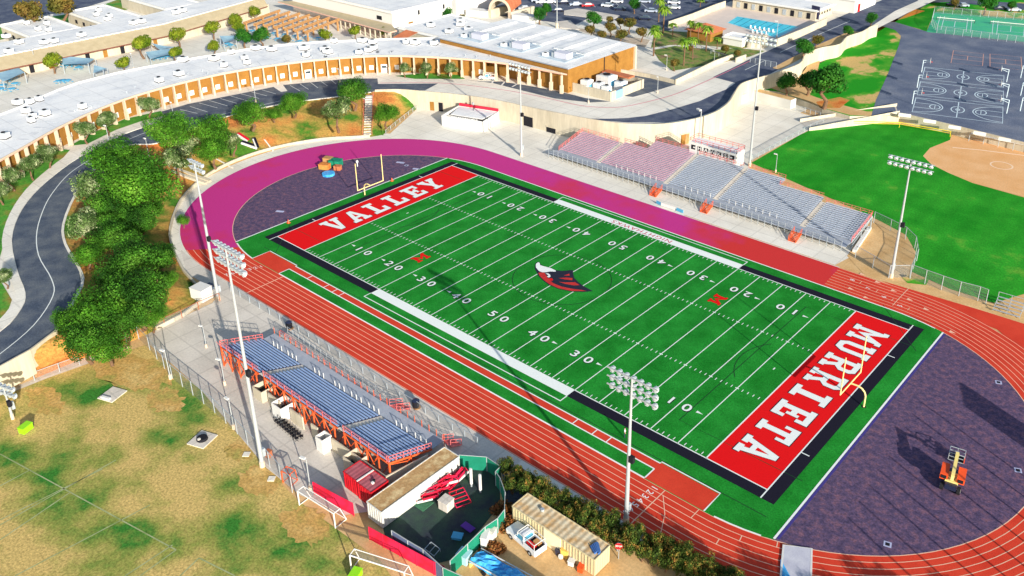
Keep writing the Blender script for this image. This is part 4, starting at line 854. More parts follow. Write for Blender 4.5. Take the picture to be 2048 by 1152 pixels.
# storage container on the plaza
sc_c = thing('storage_container', 'long white storage container against the retaining wall at the corner of the plaza', 'container', (*G(1520, 205, 0)[:2], 0))
a, b = G(1500, 198, 0), G(1580, 219, 0); d = (b-a).normalized(); n2 = Vector((-d.y, d.x, 0))*2.6
m = MB(); m.prism([a.xy, b.xy, (b+n2).xy, (a+n2).xy], .02, 2.7, whitecorr, dirt); m.build('body', sc_c)
m = MB(); e_ = b+d*.06; m.bar((*e_.xy, 1.35), (*(e_+n2).xy, 1.35), .1, white, 2.5); m.build('door', sc_c)
# ================================================================== stadium furniture
# ---- grandstands
def stand(t, yf, sgn, zf, blocks, run, rise, nlow, matf, frame_m, rail_m):
    "blocks: (x0, x1, [(xa, xb, rows)...]); rows climb away from the field by sgn"
    allx0 = min(b[0] for b in blocks); allx1 = max(b[1] for b in blocks)
    for x0, x1, subs in blocks:
        nmax = max(s[2] for s in subs); dk = MB()
        for r in range(nmax):
            rngs = [(a, b) for a, b, n in subs if n > r]; merged = []
            for a, b in rngs:
                if merged and abs(merged[-1][1]-a) < .01: merged[-1] = (merged[-1][0], b)
                else: merged.append((a, b))
            y = yf+sgn*(r*run); z = zf+r*rise
            bm2 = MB()
            for a, b in merged:
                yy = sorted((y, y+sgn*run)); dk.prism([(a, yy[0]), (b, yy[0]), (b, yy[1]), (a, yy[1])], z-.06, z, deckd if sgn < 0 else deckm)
                dk.bar((a, y, z-.5*rise), (b, y, z-.5*rise), .03, deckm, rise)
                bm2.bar((a+.05, y+sgn*run*.72, z+.3), (b-.05, y+sgn*run*.72, z+.3), .27, matf((a+b)/2), .06)
                for k in range(int((b-a)/2.4)+1):
                    xx = a+.3+k*2.4
                    if xx < b: bm2.bar((xx, y+sgn*run*.72, z), (xx, y+sgn*run*.72, z+.27), .06, steel)
            bm2.build('bench', t)
        dk.build('deck', t)
        for a, b, n in subs:    # back rail of each piece
            y = yf+sgn*n*run+sgn*.05; z = zf+n*rise; rl_ = MB()
            for h in (1.05, .6): rl_.bar((a, y, z+h), (b, y, z+h), .07, rail_m)
            k = a
            while k <= b+.01: rl_.bar((k, y, z-.3), (k, y, z+1.1), .07, rail_m); rl_.bar((k, y, z), (min(k+.9, b), y, z+1.0), .045, rail_m); k += 1.8
            rl_.build('guard_rail', t)
            fr_ = MB(); k = a+.1; i = 0
            while k <= b:
                fr_.bar((k, y, .05), (k, y, z-.1), .16, frame_m)
                fr_.bar((k, yf, zf-.25), (k, y, z-.25), .12, frame_m, .2)
                ym = (yf+y)/2; fr_.bar((k, ym, .05), (k, ym, (zf+z)/2-.2), .12, frame_m)
                if k+2.4 <= b: fr_.bar((k, y, .3), (k+2.4, y, z-.3), .09, frame_m); fr_.bar((k+2.4, y, .3), (k, y, z-.3), .09, frame_m)
                fr_.bar((k, y, .2), (k, ym, (zf+z)/2-.3), .09, frame_m)
                k += 2.4; i += 1
            fr_.bar((a, y, z-.15), (b, y, z-.15), .12, frame_m, .2)
            fr_.build('frame', t)
    xs = [allx0]+[x for b in blocks for x in (b[0], b[1])][1:-1]+[allx1]
    for i in range(0, len(blocks)-1):   # aisles
        x0, x1 = blocks[i][1], blocks[i+1][0]; n = min(blocks[i][2][-1][2], blocks[i+1][2][0][2]); st = MB()
        for r in range(n*2):
            y = yf+sgn*r*run/2; z = zf+r*rise/2-.02; yy = sorted((y, y+sgn*run/2)); st.prism([(x0+.03, yy[0]), (x1-.03, yy[0]), (x1-.03, yy[1]), (x0+.03, yy[1])], z-.05, z+rise*.25, concrete2)
        st.build('aisle_steps', t)
    for x, n in ((allx0, blocks[0][2][0][2]), (allx1, blocks[-1][2][-1][2])):   # side rails
        y1 = yf+sgn*n*run; z1 = zf+n*rise; s = MB()
        for h in (1.05, .55): s.bar((x, yf, zf+h), (x, y1, z1+h), .07, rail_m)
        for k in range(0, n+1, 2): y = yf+sgn*k*run; z = zf+k*rise; s.bar((x, y, z-.2), (x, y, z+1.05), .06, rail_m); s.bar((x, y, z), (x, y+sgn*run, z+1.0+rise), .04, rail_m)
        s.bar((x, yf, zf-.12), (x, y1, z1-.12), .14, frame_m, .26)
        s.bar((x, yf, .1), (x, y1, z1-.3), .12, frame_m); s.bar((x, y1, .1), (x, (yf+y1)/2, (zf+z1)/2-.2), .12, frame_m); s.bar((x, y1, .05), (x, y1, z1), .2, frame_m); s.bar((x, (yf+y1)/2, .05), (x, (yf+y1)/2, (zf+z1)/2), .14, frame_m)
        s.build('side_rail', t)
def walkway(t, x0, x1, ya, yb, z, rail_m, low_m, gaps=()):
    lo_, hi = sorted((ya, yb)); m = MB(); m.prism([(x0, lo_), (x1, lo_), (x1, hi), (x0, hi)], z-.12, z-.02, deckm); m.build('walkway', t)
    f = MB(); yr_ = ya
    k = x0
    while k <= x1:
        if not any(a < k < b for a, b in gaps):
            f.bar((k, yr_, .02), (k, yr_, z+1.1), .08, low_m)
            if k+1.5 > x1 or any(a < k+1.5 < b for a, b in gaps): f.build('front_rail', t); f = MB()
            else:
                for h in (1.05, .55): f.bar((k, yr_, z+h), (k+1.5, yr_, z+h), .05, rail_m)
        k += 1.5
    if f.f: f.build('front_rail', t)
    p = MB(); k = x0
    while k+1.5 <= x1:
        if any(a < k+.7 < b for a, b in gaps) and p.f: p.build('rail_mesh', t); p = MB()
        if not any(a < k+.7 < b for a, b in gaps): p.poly([(k, yr_, z+.1), (k+1.5, yr_, z+.1), (k+1.5, yr_, z+1.0), (k, yr_, z+1.0)], meshm)
        k += 1.5
    p.build('rail_mesh', t)
def stair(t, x, y0, y1, z, m_, wd=1.6):
    s = MB(); n = 7
    for k in range(n): y = y0+(y1-y0)*(k+.5)/n; s.box(x, y, z*(n-k-1)/n, wd, abs(y1-y0)/n, .08, m_)
    for sx in (-wd/2, wd/2):
        s.bar((x+sx, y0, z-.1), (x+sx, y1, .05), .08, m_, .25)
        for h in (.55, 1.05): s.bar((x+sx, y0, z+h), (x+sx, y1, h), .06, m_)
        for q in (0, .5, 1): s.bar((x+sx, y0+(y1-y0)*q, z*(1-q)), (x+sx, y0+(y1-y0)*q, z*(1-q)+1.05), .06, m_)
    s.build('stairs', t)
fs = thing('grandstand', 'long grandstand under the press box on the far side, part rose-coloured and part silver benches', 'grandstand', (-2, 46, 0))
def fm(x): return alumpink if x < -7.5 else alum
stand(fs, 46.2, 1, 1.25, [(-39.6, -28.0, [(-39.6, -28.0, 15)]), (-26.9, -8.9, [(-26.9, -20.3, 16), (-20.3, -8.9, 22)]), (-7.7, 4.0, [(-7.7, 4.0, 21)]), (5.2, 24.3, [(5.2, 14.2, 21), (14.2, 24.3, 17)]), (25.5, 35.3, [(25.5, 35.3, 15)])], .62, .145, 15, fm, steel, pinkrail)
walkway(fs, -40.5, 35.3, 43.4, 46.15, 1.23, steel, steel, gaps=((-9.4, -6.6), (3.6, 6.6), (24, 26.8)))
for x in (-8, 5, 25.4): stair(fs, x, 43.3, 40.9, 1.2, orangesteel)
for x0, x1 in ((-22, -10), (-3, 3.5), (8, 20)):
    k = x0; vm_ = MB()
    while k < x1: vm_.bar((k, 46.2, 1.25), (k, 46.2, 2.3), .07, white); k += 1.6
    vm_.bar((x0, 46.2, 2.25), (k-1.6, 46.2, 2.25), .05, steel); vm_.build('front_post_row', fs)
pbx = MB(); PX0, PX1, PY0, PY1, PZ0, PZ1 = -10.7, 1.7, 59.6, 63.2, 3.4, 6.9
pbx.prism([(PX0, PY0), (PX1, PY0), (PX1, PY1), (PX0, PY1)], PZ0, PZ1, white, roofwhite); press = pbx.build('press_box', fs)
for i, ch in enumerate(' HAWKS '):
    hk = MB(); xc = PX0+1.05+i*1.72; hk.box(xc, PY0-.03, PZ1-1.75, 1.1, .06, 1.1, darkm)
    if ch != ' ': put_text(hk, ch, 1.25, white, (xc, PY0-.075, PZ1-1.2), (1, 0, 0), (0, 0, 1), .03, sx=1.15)
    else: hk.box(xc+(.25 if i == 0 else -.25), PY0-.07, PZ1-1.35, .55, .03, .3, white)
    hk.build('letter_panel', press)
pr = MB()
for a, b in (((PX0, PY0), (PX1, PY0)), ((PX1, PY0), (PX1, PY1)), ((PX1, PY1), (PX0, PY1)), ((PX0, PY1), (PX0, PY0))):
    for h in (.5, 1.0): pr.bar((*a, PZ1+h), (*b, PZ1+h), .08, pinkrail)
    A2, B2 = Vector(a), Vector(b); n = int((B2-A2).length/1.5)
    for k in range(n+1): c = A2.lerp(B2, k/n); pr.bar((c.x, c.y, PZ1), (c.x, c.y, PZ1+1), .08, pinkrail)
pr.build('roof_rail', press)
for x in (PX0+.3, PX1-.3, (PX0+PX1)/2):
    m = MB(); m.bar((x, PY1-.2, .02), (x, PY1-.2, PZ0), .25, steel); m.bar((x, PY0+.4, .02), (x, PY0+.4, PZ0), .25, steel); m.build('press_box_leg', fs)
beam = MB(); beam.bar((*G(1739, 458, 0).xy, .3), (*G(1708, 505, 0).xy, .3), .7, white, .55); tag(beam.build('concrete_barrier'), 'long white barrier on the ground at the right end of the far grandstand', 'barrier')
ns = thing('grandstand', 'near grandstand of blue-grey benches on an orange steel frame, seen from behind', 'grandstand', (-3, -50, 0))
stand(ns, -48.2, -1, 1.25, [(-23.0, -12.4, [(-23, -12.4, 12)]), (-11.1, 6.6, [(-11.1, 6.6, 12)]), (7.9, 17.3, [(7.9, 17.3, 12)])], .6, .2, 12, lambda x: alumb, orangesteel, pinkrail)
walkway(ns, -23.2, 17.3, -45.9, -48.1, 1.23, steel, orangesteel, gaps=((5.4, 7.6),))
rp_ = MB()   # ramp in front
rp_.prism([(-22, -45.6), (5, -45.6), (5, -44.2), (-22, -44.2)], .0, [1.15, .1, .1, 1.15], concrete2)
for y in (-44.2, -45.5):
    k = 0
    while -22+k*1.5 < 5: x = -22+k*1.5; z = 1.15*(1-k*1.5/27); rp_.bar((x, y, z-.2), (x, y, z+1.0), .06, steel if y > -45 else pinkrail); k += 1
    for h in (.5, 1.0): rp_.bar((-22, y, 1.15+h), (5, y, .1+h), .05, steel if y > -45 else pinkrail)
rp_.build('ramp', ns); stair(ns, 6.5, -45.8, -43.4, 1.2, pinkrail); stair(ns, 17.9, -46, -44, 1.1, pinkrail)
for x in (-20, -16, -9, -4, 0, 4, 10, 14):
    m = MB(); 
    for k in range(3): m.bar((x+k*1.1, -48.15, 1.25), (x+k*1.1, -48.15, 2.25), .09, white)
    m.bar((x, -48.15, 2.2), (x+2.2, -48.15, 2.2), .05, steel); m.build('front_post', ns)
# sheds and walls behind the near grandstand
for x0, x1 in ((-9, -6), (-3.5, -.5), (1.5, 3)): uw = MB(); uw.bar((x0, -56.3, 1.1), (x1, -56.3, 1.1), .2, wallcream, 2.2); uw.build('back_wall', ns)
uw = MB(); uw.bar((6.2, -56.3, 1.1), (17.7, -56.3, 1.1), .2, wallcream, 2.2)
uw.bar((17.6, -56.2, 1.1), (18.6, -50, 1.1), .2, wallcream, 2.2); uw.build('back_wall', ns)
for i, (u, v, l) in enumerate(((556, 838, 'open-topped white ticket shed under the left end of the near grandstand'), (641, 904, 'tall narrow white shed behind the middle of the near grandstand'), (700, 948, 'open-topped cream shed beside the red containers'), (517, 800, 'small cream shed furthest left behind the near grandstand'))):
    p = G(u, v); m = MB(); s = 2.3 if i != 1 else 1.5; th = .12; h = 2.3 if i < 3 else 1.9
    p.y += s/2
    for a, b in (((-s/2, -s/2), (s/2, -s/2)), ((s/2, -s/2), (s/2, s/2)), ((s/2, s/2), (-s/2, s/2)), ((-s/2, s/2), (-s/2, -s/2))): m.bar((p.x+a[0], p.y+a[1], h/2+.02), (p.x+b[0], p.y+b[1], h/2+.02), th, white if i < 2 else wallcream, h)
    m.box(p.x, p.y, .03, s-.2, s-.2, .9, darkm); t = thing('shed', l, 'shed', (p.x, p.y, 0)); m.build('wall', t)
# ---- floodlight poles
def lamp_mesh():
    m = MB(); m.tube((0, 0, 0), (0, .38, -.3), .18, steel, 10, .4); m.tube((0, .38, -.3), (0, .45, -.36), .42, lampglass, 10, .38); return m
def floodlight(u, v, h, label, rows, cols, face, z0=0, sp=1.0, r=.3):
    p = G(u, v, z0); t = thing('floodlight_pole', label, 'floodlight', (p.x, p.y, z0), 'stadium floodlights'); m = MB()
    m.tube((p.x, p.y, z0), (p.x, p.y, z0+.9), r*1.25, pilm, 12); m.tube((p.x, p.y, z0+.5), (p.x, p.y, z0+h), r, polem, 12, r*.4)
    m.build('pole', t, smooth=False); cb2 = MB(); a = face; ex = Vector((math.cos(a), math.sin(a), 0)); top = Vector((p.x, p.y, z0+h))
    for rr in range(rows):
        c = top-Vector((0, 0, 1.15*rr)); cb2.bar(c-ex*sp*cols/2, c+ex*sp*cols/2, .14, polem)
    cb2.build('crossarm', t); proto = None
    for rr in range(rows):
        for k in range(cols):
            c = top-Vector((0, 0, 1.15*rr))+ex*sp*(k-(cols-1)/2)
            if proto is None: mb = lamp_mesh(); proto = mb.build('lamp', t); proto.location = (c-Vector((p.x, p.y, z0))); proto.data.transform(Matrix.Translation(Vector((p.x, p.y, z0)))); proto.rotation_euler = (0, 0, a)
            else: o = proto.copy(); sc.collection.objects.link(o); o.location = c-Vector((p.x, p.y, z0))
    sp2 = MB(); sp2.box(p.x+.45, p.y, z0+h*.45, .6, .5, .9, darkm); sp2.build('loudspeaker', t); sp2 = MB(); sp2.box(p.x, p.y+.45, z0+1.6, .5, .4, 1.2, steel); sp2.build('junction_box', t); return t
floodlight(1252, 1045, 21.5, 'nearest floodlight pole, standing on the track beside the lane numbers', 3, 7, 0)
floodlight(525, 933, 33, 'tallest floodlight pole, behind the near grandstand, with three rows of lamps', 3, 8, 0, sp=.8, r=.3)
floodlight(437, 600, 26.5, 'floodlight pole by the white lockers where the tree grove meets the near track', 2, 5, 0, sp=.9, r=.32)
floodlight(1782, 555, 23.4, 'floodlight pole beside the fenced dirt circle at the right end of the far grandstand', 2, 8, math.pi)
floodlight(1499, 332, 31.5, 'floodlight pole rising behind the press box', 2, 8, math.pi)
floodlight(1043, 312, 23.2, 'floodlight pole on the plaza near the snack bar', 2, 7, math.pi)
floodlight(26, 838, 5.6, 'short floodlight pole at the left edge by the path', 2, 4, .3, sp=.9, r=.2)
# ---- street lamps
lp = thing('street_lamp', 'street lamp', 'street lamp', (0, 0, 0)); m = MB(); m.tube((0, 0, .5), (0, 0, 5), .09, polem, 8, .06); m.build('post', lp); m = MB(); m.tube((0, 0, 0), (0, 0, .8), .24, pilm, 8); m.build('base', lp); m = MB(); m.bar((0, 0, 5), (-.3, 0, 5.05), .08, polem); m.box(-.55, 0, 4.98, .8, .36, .2, white); m.box(-.55, 0, 4.95, .6, .28, .03, lampglass); m.build('lamp_head', lp)
LP = Proto(lp)
for u, v, z, s, l in ((256, 697, 0, 1, 'white lamp post at the foot of the big green tree by the gate'), (341, 758, 0, 1, 'white lamp post beside the corner of the practice field fence'), (468, 858, 0, 1, 'lamp post on the practice field side near the tallest floodlight'), (621, 980, 0, 1, 'lamp post at the left end of the first red banner'), (349, 243, ZP, 1, 'lamp post at the left end of the parking bays in front of the classrooms'), (512, 205, ZP, 1, 'lamp post half way along the parking bays'), (680, 165, ZP, .8, 'lamp post at the right end of the parking bays'), (220, 292, ZP, 1, 'lamp post on the kerb by the crossing of the left road'), (299, 318, 3.5, 1, 'lamp post among the trees on the bank below the left road'), (450, 770, 0, .9, 'lamp post with a dark head by the left corner of the near grandstand'), (413, 695, 0, .8, 'lamp post on the pavement between the gate and the near grandstand'), (1551, 345, 0, .9, 'lamp post behind the right half of the far grandstand'), (1177, 206, ZP, .9, 'lamp post on the drive below the utility yard'), (1315, 186, ZP, .9, 'lamp post on the drive right of the utility yard'), (1333, 140, ZP, .9, 'lamp post in the planted bed of the palms'), (1428, 128, ZP, .8, 'lamp post behind the long cream wall of the drive'), (1114, 56, ZP, 2.2, 'very tall lamp post at the car park behind the gymnasium'), (732, 222, 2.5, .7, 'lamp post beside the steps down the bank'), (268, 140, ZP, 1, 'lamp post in the courtyard by the shade sails'), (74, 140, ZP, 1.2, 'dark courtyard lamp post left of the first shade sail'), (1553, 78, ZP, 1.2, 'lamp post on the near edge of the swimming pool'), (1398, 290, 0, 1.8, 'thin pole against the retaining wall left of the press box')):
    p = G(u, v, z); LP.put((p.x, p.y, z), rnd.uniform(-.4, .4), s, l, 'street lamps')
# ---- goal posts
def goalpost(x, s, label):
    t = thing('goal_post', label, 'goal post', (x+s*2.4, 0, 0), 'football goal posts'); m = MB(); P = [(x+s*2.4, 0, 0), (x+s*2.4, 0, 1.9), (x+s*2.2, 0, 2.5), (x+s*1.7, 0, 2.95), (x+s*1.1, 0, 3.12), (x, 0, 3.05)]
    m.path(P, .13, yellowm, 10); m.build('gooseneck', t); m = MB(); m.tube((x, -3.56, 3.05), (x, 3.56, 3.05), .1, yellowm, 10); m.build('crossbar', t)
    for y in (-3.56, 3.56): m = MB(); m.tube((x, y, 3.0), (x, y, 9.4), .1, yellowm, 10, .08); m.build('upright', t)
    m = MB(); m.tube((x+s*2.4, 0, 0), (x+s*2.4, 0, .06), .34, black, 10); m.build('base_plate', t)
goalpost(54.95, 1, 'pale yellow goal post behind the MURRIETA end zone'); goalpost(-54.95, -1, 'pale yellow goal post behind the VALLEY end zone')
# ---- fences
def fence(pts, h, label, z0=0, sp=3, post=steel, panel=meshm, rail=None, name='fence', cat='fence', pr_=.07, tops=True):
    "pts in metres"
    t = thing(name, label, cat, (pts[0][0], pts[0][1], z0)); L_ = [Vector(p) for p in pts]; pm_ = MB(); rm = MB(); proto = None
    for a, b in zip(L_, L_[1:]):
        d = (b-a).length; n = max(1, round(d/sp)); 
        pm_.poly([(a.x, a.y, z0+.05), (b.x, b.y, z0+.05), (b.x, b.y, z0+h-.04), (a.x, a.y, z0+h-.04)], panel); rm.bar((a.x, a.y, z0+h), (b.x, b.y, z0+h), .07, rail or post)
        for k in range(n+(b == L_[-1])):
            c = a.lerp(b, k/n)
            if proto is None: mb = MB(); mb.tube((0, 0, 0), (0, 0, h), pr_, post, 6); proto = mb.build('post'); proto.parent = t; proto.location = (c.x-t.location.x, c.y-t.location.y, 0)
            else: o = proto.copy(); sc.collection.objects.link(o); o.parent = t; o.location = (c.x-t.location.x, c.y-t.location.y, 0)
    pm_.build('mesh_panel', t); rm.build('top_rail', t); return t
fence(GP([(462, 583), (560, 641), (680, 716), (800, 796), (905, 861), (955, 889)]), 1.25, 'waist-high chain-link fence between the near grandstand and the track')
fence(GP([(278, 678), (300, 700), (345, 757), (430, 826), (475, 868), (540, 934), (585, 985)]), 2.6, 'tall chain-link fence along the near edge of the practice field', sp=3.5)
fence(GP([(235, 695), (262, 672), (330, 652), (398, 620), (440, 602)]), 1.6, 'brown-posted fence at the foot of the tree grove by the white lockers', sp=4, post=M('rust_post', S(160, 90, 60), grain=.1))
fence(GP([(1505, 322), (1560, 290), (1620, 258), (1646, 247)]), 1.3, 'chain-link fence between the plaza and the softball outfield')
fence(GP([(1710, 516), (1745, 536), (1777, 556), (1819, 555), (1833, 522), (1829, 497), (1810, 478), (1780, 462), (1747, 446)]), 2.6, 'tall chain-link cage round the dirt throwing circle', sp=3)
fence(GP([(1820, 557), (1849, 568), (1882, 580), (1917, 592), (1955, 602), (1971, 608)]), 2.9, 'tall chain-link fence between the track bend and the softball outfield', sp=4)
fence(GP([(-20, 797), (22, 782), (70, 762), (120, 744), (160, 730)]), 1.6, 'chain-link fence along the grey path at the left edge', sp=4)
fence(GP([(772, 268), (800, 245), (834, 218)]), 1.2, 'short fence down the side of the planted bank by the plaza')
fence(GP([(1873, 66), (1960, 78), (2048, 88), (2200, 108)], ZT), 2.6, 'chain-link fence on the near side of the tennis courts', z0=ZT, sp=3)
fence(GP([(1873, 64), (1862, 50), (1868, 26), (1960, 34), (2060, 42)], ZT), 2.6, 'chain-link fence round the far side of the tennis courts', z0=ZT, sp=3)
fence(GP([(1590, 222), (1610, 226), (1640, 236)]), 1.6, 'short fence between the storage container and the ramp', sp=2)
fence([(-62.5, 140), (-50, 134), (-43, 132)], 1.2, 'low fence through the planted bed below the palms', z0=ZP)
fence(GP([(1932, 272), (1990, 280), (2048, 292), (2120, 306)]), 1.8, 'chain-link dugout fence beside the softball infield', sp=3)
fence(GP([(1500, 125), (1530, 132), (1552, 136)], ZP), 1.8, 'sliding gate across the road beside the pool', z0=ZP, sp=2, name='gate', cat='gate')
green_t = [(871, 903), (890, 893)]
fence(GP([(918, 911), (973, 915), (1001, 934)], 2.3), 2.4, 'green windscreen fence at the back right of the yard behind the white shed', sp=3.2, post=polem, panel=greencloth)
fence(GP([(1001, 934), (991, 944), (1000, 957), (1010, 985), (1009, 1020), (995, 1038), (970, 1055), (935, 1089), (900, 1123)], 2.3), 2.4, 'long curved green windscreen fence between the dark yard and the pickup truck', sp=3.2, post=polem, panel=greencloth)
fence(GP([(885, 1136), (846, 1100), (815, 1082), (783, 1062)], 2.3), 2.4, 'green and grey windscreen fence along the lower left of the dark yard', sp=3.2, post=polem, panel=M('grey_screen', S(96, 108, 140), grain=.1))
fence(GP([(885, 1136), (930, 1156)], 2.3), 2.4, 'piece of green windscreen fence cut off by the bottom edge', sp=3.2, post=polem, panel=greencloth)
fence(GP([(871, 903), (890, 893)], 2.6), 2.2, 'small green screen between the near grandstand and the white shed roof', sp=2, post=polem, panel=greencloth)
fence(GP([(629, 989), (668, 1011), (708, 1032)]), 2.1, 'first red banner fence, behind the upper soccer goal', sp=3, post=redcloth, panel=redcloth)
fence(GP([(740, 1080), (767, 1095), (868, 1150), (890, 1160)]), 2.1, 'second red banner fence, at the bottom edge', sp=3, post=redcloth, panel=redcloth)
# ---- containers and sheds at the bottom
def ribbed(name, label, x0, y0, x1, y1, h, side, top, lab2='container'):
    t = thing(name, label, lab2, ((x0+x1)/2, (y0+y1)/2, 0)); m = MB(); m.prism([(x0, y0), (x1, y0), (x1, y1), (x0, y1)], .1, h, side, top)
    st_ = .45; k = x0+.2
    while k < x1-.1: m.box(k, y0-.02, .2, .16, .06, h-.35, side); k += st_
    k = y0+.2
    while k < y1-.1: m.box(x1+.02, k, .2, .06, .16, h-.35, side); k += st_
    m.build('body', t)
    e = MB()
    for a, b in (((x0, y0), (x1, y0)), ((x1, y0), (x1, y1)), ((x1, y1), (x0, y1)), ((x0, y1), (x0, y0))): e.bar((*a, h), (*b, h), .12, side, .12)
    e.build('roof_edge', t); return t
r1 = ribbed('storage_container', 'left of the two red storage containers behind the near grandstand', 13.1, -59.6, 15.8, -56.9, 2.6, redm, redrust)
r2 = ribbed('storage_container', 'right of the two red storage containers, with a small vent on its roof', 16.0, -59.7, 18.8, -56.9, 2.6, redm, redrust)
m = MB(); m.tube((17.6, -58.2, 2.6), (17.6, -58.2, 3.0), .18, darkm); m.box(17.7, -58.5, 2.62, .3, .3, .25, white); m.build('roof_vent', r2)
m = MB(); m.bar((15.9, -59.6, 2.68), (15.9, -56.9, 2.68), .22, white, .08); tag(m.build('roof_strip'), 'pale strip covering the gap between the two red containers', 'strip')
ws = ribbed('storage_shed', 'long white corrugated shed with a rusty tan roof at the end of the near grandstand', 19.6, -61.0, 22.4, -47.9, 2.6, whitecorr, tarroof, 'shed')
lc = ribbed('storage_container', 'long cream corrugated container with a rust-streaked roof beside the hedge', 33.7, -49.85, 46.5, -47.0, 2.6, creamcorr, creamtop)
m = MB(); m.box(40.2, -49.9, .1, 2.6, .16, 2.4, M('cream_door', S(246, 232, 196), grain=.04)); m.build('door', lc)
m = MB(); m.tube((37, -48, 2.62), (37, -48, 2.9), .25, steel); m.build('roof_vent', lc)
gr_ = MB(); c = Vector((45.2, -48.6, 2.7))
for k in range(10): a = k*.3; gr_.tube((c.x-.9*math.cos(a)*.3, c.y+.9*math.sin(a), 2.7), (c.x+1.0-.9*math.cos(a)*.2, c.y-.6+.9*math.sin(a)*.7, 2.75), .12, M('tarp_grey', S(70, 110, 170), grain=.2) if 'tarp_grey' not in MATS else MATS['tarp_grey'], 6)
tag(gr_.build('bundle'), 'grey-blue bundle lying on the roof of the cream container', 'bundle')
for i in range(7):
    a, b = G(838, 992), G(912, 948); c = a.lerp(b, i/6); m = MB(); m.tube((c.x+.5, c.y, 0), (c.x+.5, c.y, 1.7), .07, darkm, 6); tag(m.build('stake'), 'thin dark stake in the row leaning along the white shed', 'stake', 'dark stakes along the white shed')
# ---- pickup truck
def pickup(label):
    t = thing('pickup_truck', label, 'pickup truck', (0, 0, 0)); m = MB()
    m.prism([(-2.7, -.92), (-2.55, -.98), (2.6, -.98), (2.65, -.9), (2.65, .9), (2.6, .98), (-2.55, .98), (-2.7, .92)], .42, .78, carwhite)
    m.prism([(-2.65, -.93), (-.95, -.97), (-.95, .97), (-2.65, .93)], .78, [1.0, 1.12, 1.12, 1.0], carwhite)
    for y in (-.93, .93): m.bar((.55, y, 1.0), (2.6, y, 1.0), .09, carwhite, .46)
    m.bar((2.58, -.9, .98), (2.58, .9, .98), .09, carwhite, .42); m.prism([(.55, -.88), (2.5, -.88), (2.5, .88), (.55, .88)], .79, .83, darkm); m.build('body', t)
    cbm = MB(); z0, z1 = 1.1, 1.72; B_ = [(-1.1, -.93), (.52, -.93), (.52, .93), (-1.1, .93)]; T_ = [(-.55, -.74), (.4, -.74), (.4, .74), (-.55, .74)]
    for i in range(4): j = (i+1) % 4; cbm.poly([(*B_[i], z0), (*B_[j], z0), (*T_[j], z1), (*T_[i], z1)], carwhite)
    cbm.poly([(*p, z1) for p in T_], carwhite); cb_o = cbm.build('cab', t)
    g = MB()
    for i in range(4):
        j = (i+1) % 4; a, b, c, d = [Vector(p) for p in ((*B_[i], z0), (*B_[j], z0), (*T_[j], z1), (*T_[i], z1))]; ce = (a+b+c+d)/4; nn = (b-a).cross(d-a).normalized()*.015
        g.poly([ce+(p-ce)*.82+nn for p in (a, b, c, d)], M('truck_glass', S(80, 150, 180), rough=.15, grain=.1, spec=.6) if 'truck_glass' not in MATS else MATS['truck_glass'])  # cyan-blue reflection painted into the window colour
    g.build('window', cb_o)
    for x in (-1.75, 1.7):
        for y in (-.9, .9): w_ = MB(); w_.tube((x, y-.12, .36), (x, y+.12, .36), .36, tyre, 12); wo = w_.build('wheel', t); h_ = MB(); s = 1 if y > 0 else -1; h_.tube((x, y+s*.12, .36), (x, y+s*.14, .36), .19, steel, 10); h_.build('rim', wo)
    rk_ = MB()
    for x in (-.6, .45, 2.4):
        rk_.bar((x, -.85, 1.95), (x, .85, 1.95), .07, white)
        for y in (-.85, .85): rk_.bar((x, y, 1.0), (x, y, 1.95), .06, white)
    for y in (-.85, .85): rk_.bar((-.6, y, 1.95), (2.4, y, 1.95), .07, white)
    rk_.build('ladder_rack', t); ld = MB(); ld.box(1.3, -.3, .84, 1.3, .5, .25, signred); ld.box(1.6, .4, .84, .9, .6, .35, woodm); ld.build('cargo', t)
    for y in (-.6, .6): hl = MB(); hl.box(-2.7, y, .62, .06, .35, .18, lampglass); hl.build('headlight', t)
    return t
pk = pickup('white pickup truck with a ladder rack and open bed parked beside the cream container'); pk.location = (37.2, -51.2, .0); pk.rotation_euler = (0, 0, -.12)
pk2 = copy_tree(pk, (*G(976, 159, ZP)[:2], ZP+.02), .5, .95, 'white utility pickup truck parked under the arcade columns of the curved building')
# ---- cars
def car(name, mat):
    t = thing(name, 'car', 'car', (0, 0, 0)); m = MB(); m.prism([(-2.2, -.8), (-2.0, -.88), (2.0, -.88), (2.2, -.8), (2.2, .8), (2.0, .88), (-2.0, .88), (-2.2, .8)], .3, .88, mat); m.build('body', t)
    B_ = [(-1.3, -.82), (1.6, -.82), (1.6, .82), (-1.3, .82)]; T_ = [(-.7, -.65), (1.0, -.65), (1.0, .65), (-.7, .65)]; g = MB()
    for i in range(4): j = (i+1) % 4; g.poly([(*B_[i], .88), (*B_[j], .88), (*T_[j], 1.38), (*T_[i], 1.38)], glass)
    g.build('window', t); r = MB(); r.prism(T_, 1.38, 1.44, mat); r.build('roof', t)
    for x in (-1.4, 1.4):
        for y in (-.8, .8): w_ = MB(); w_.tube((x, y-.1, .32), (x, y+.1, .32), .32, tyre, 10); w_.build('wheel', t)
    return t
CP = {k: Proto(car('parked_car', m)) for k, m in (('white', carwhite), ('dark', carblack), ('red', carred), ('silver', carsilver))}
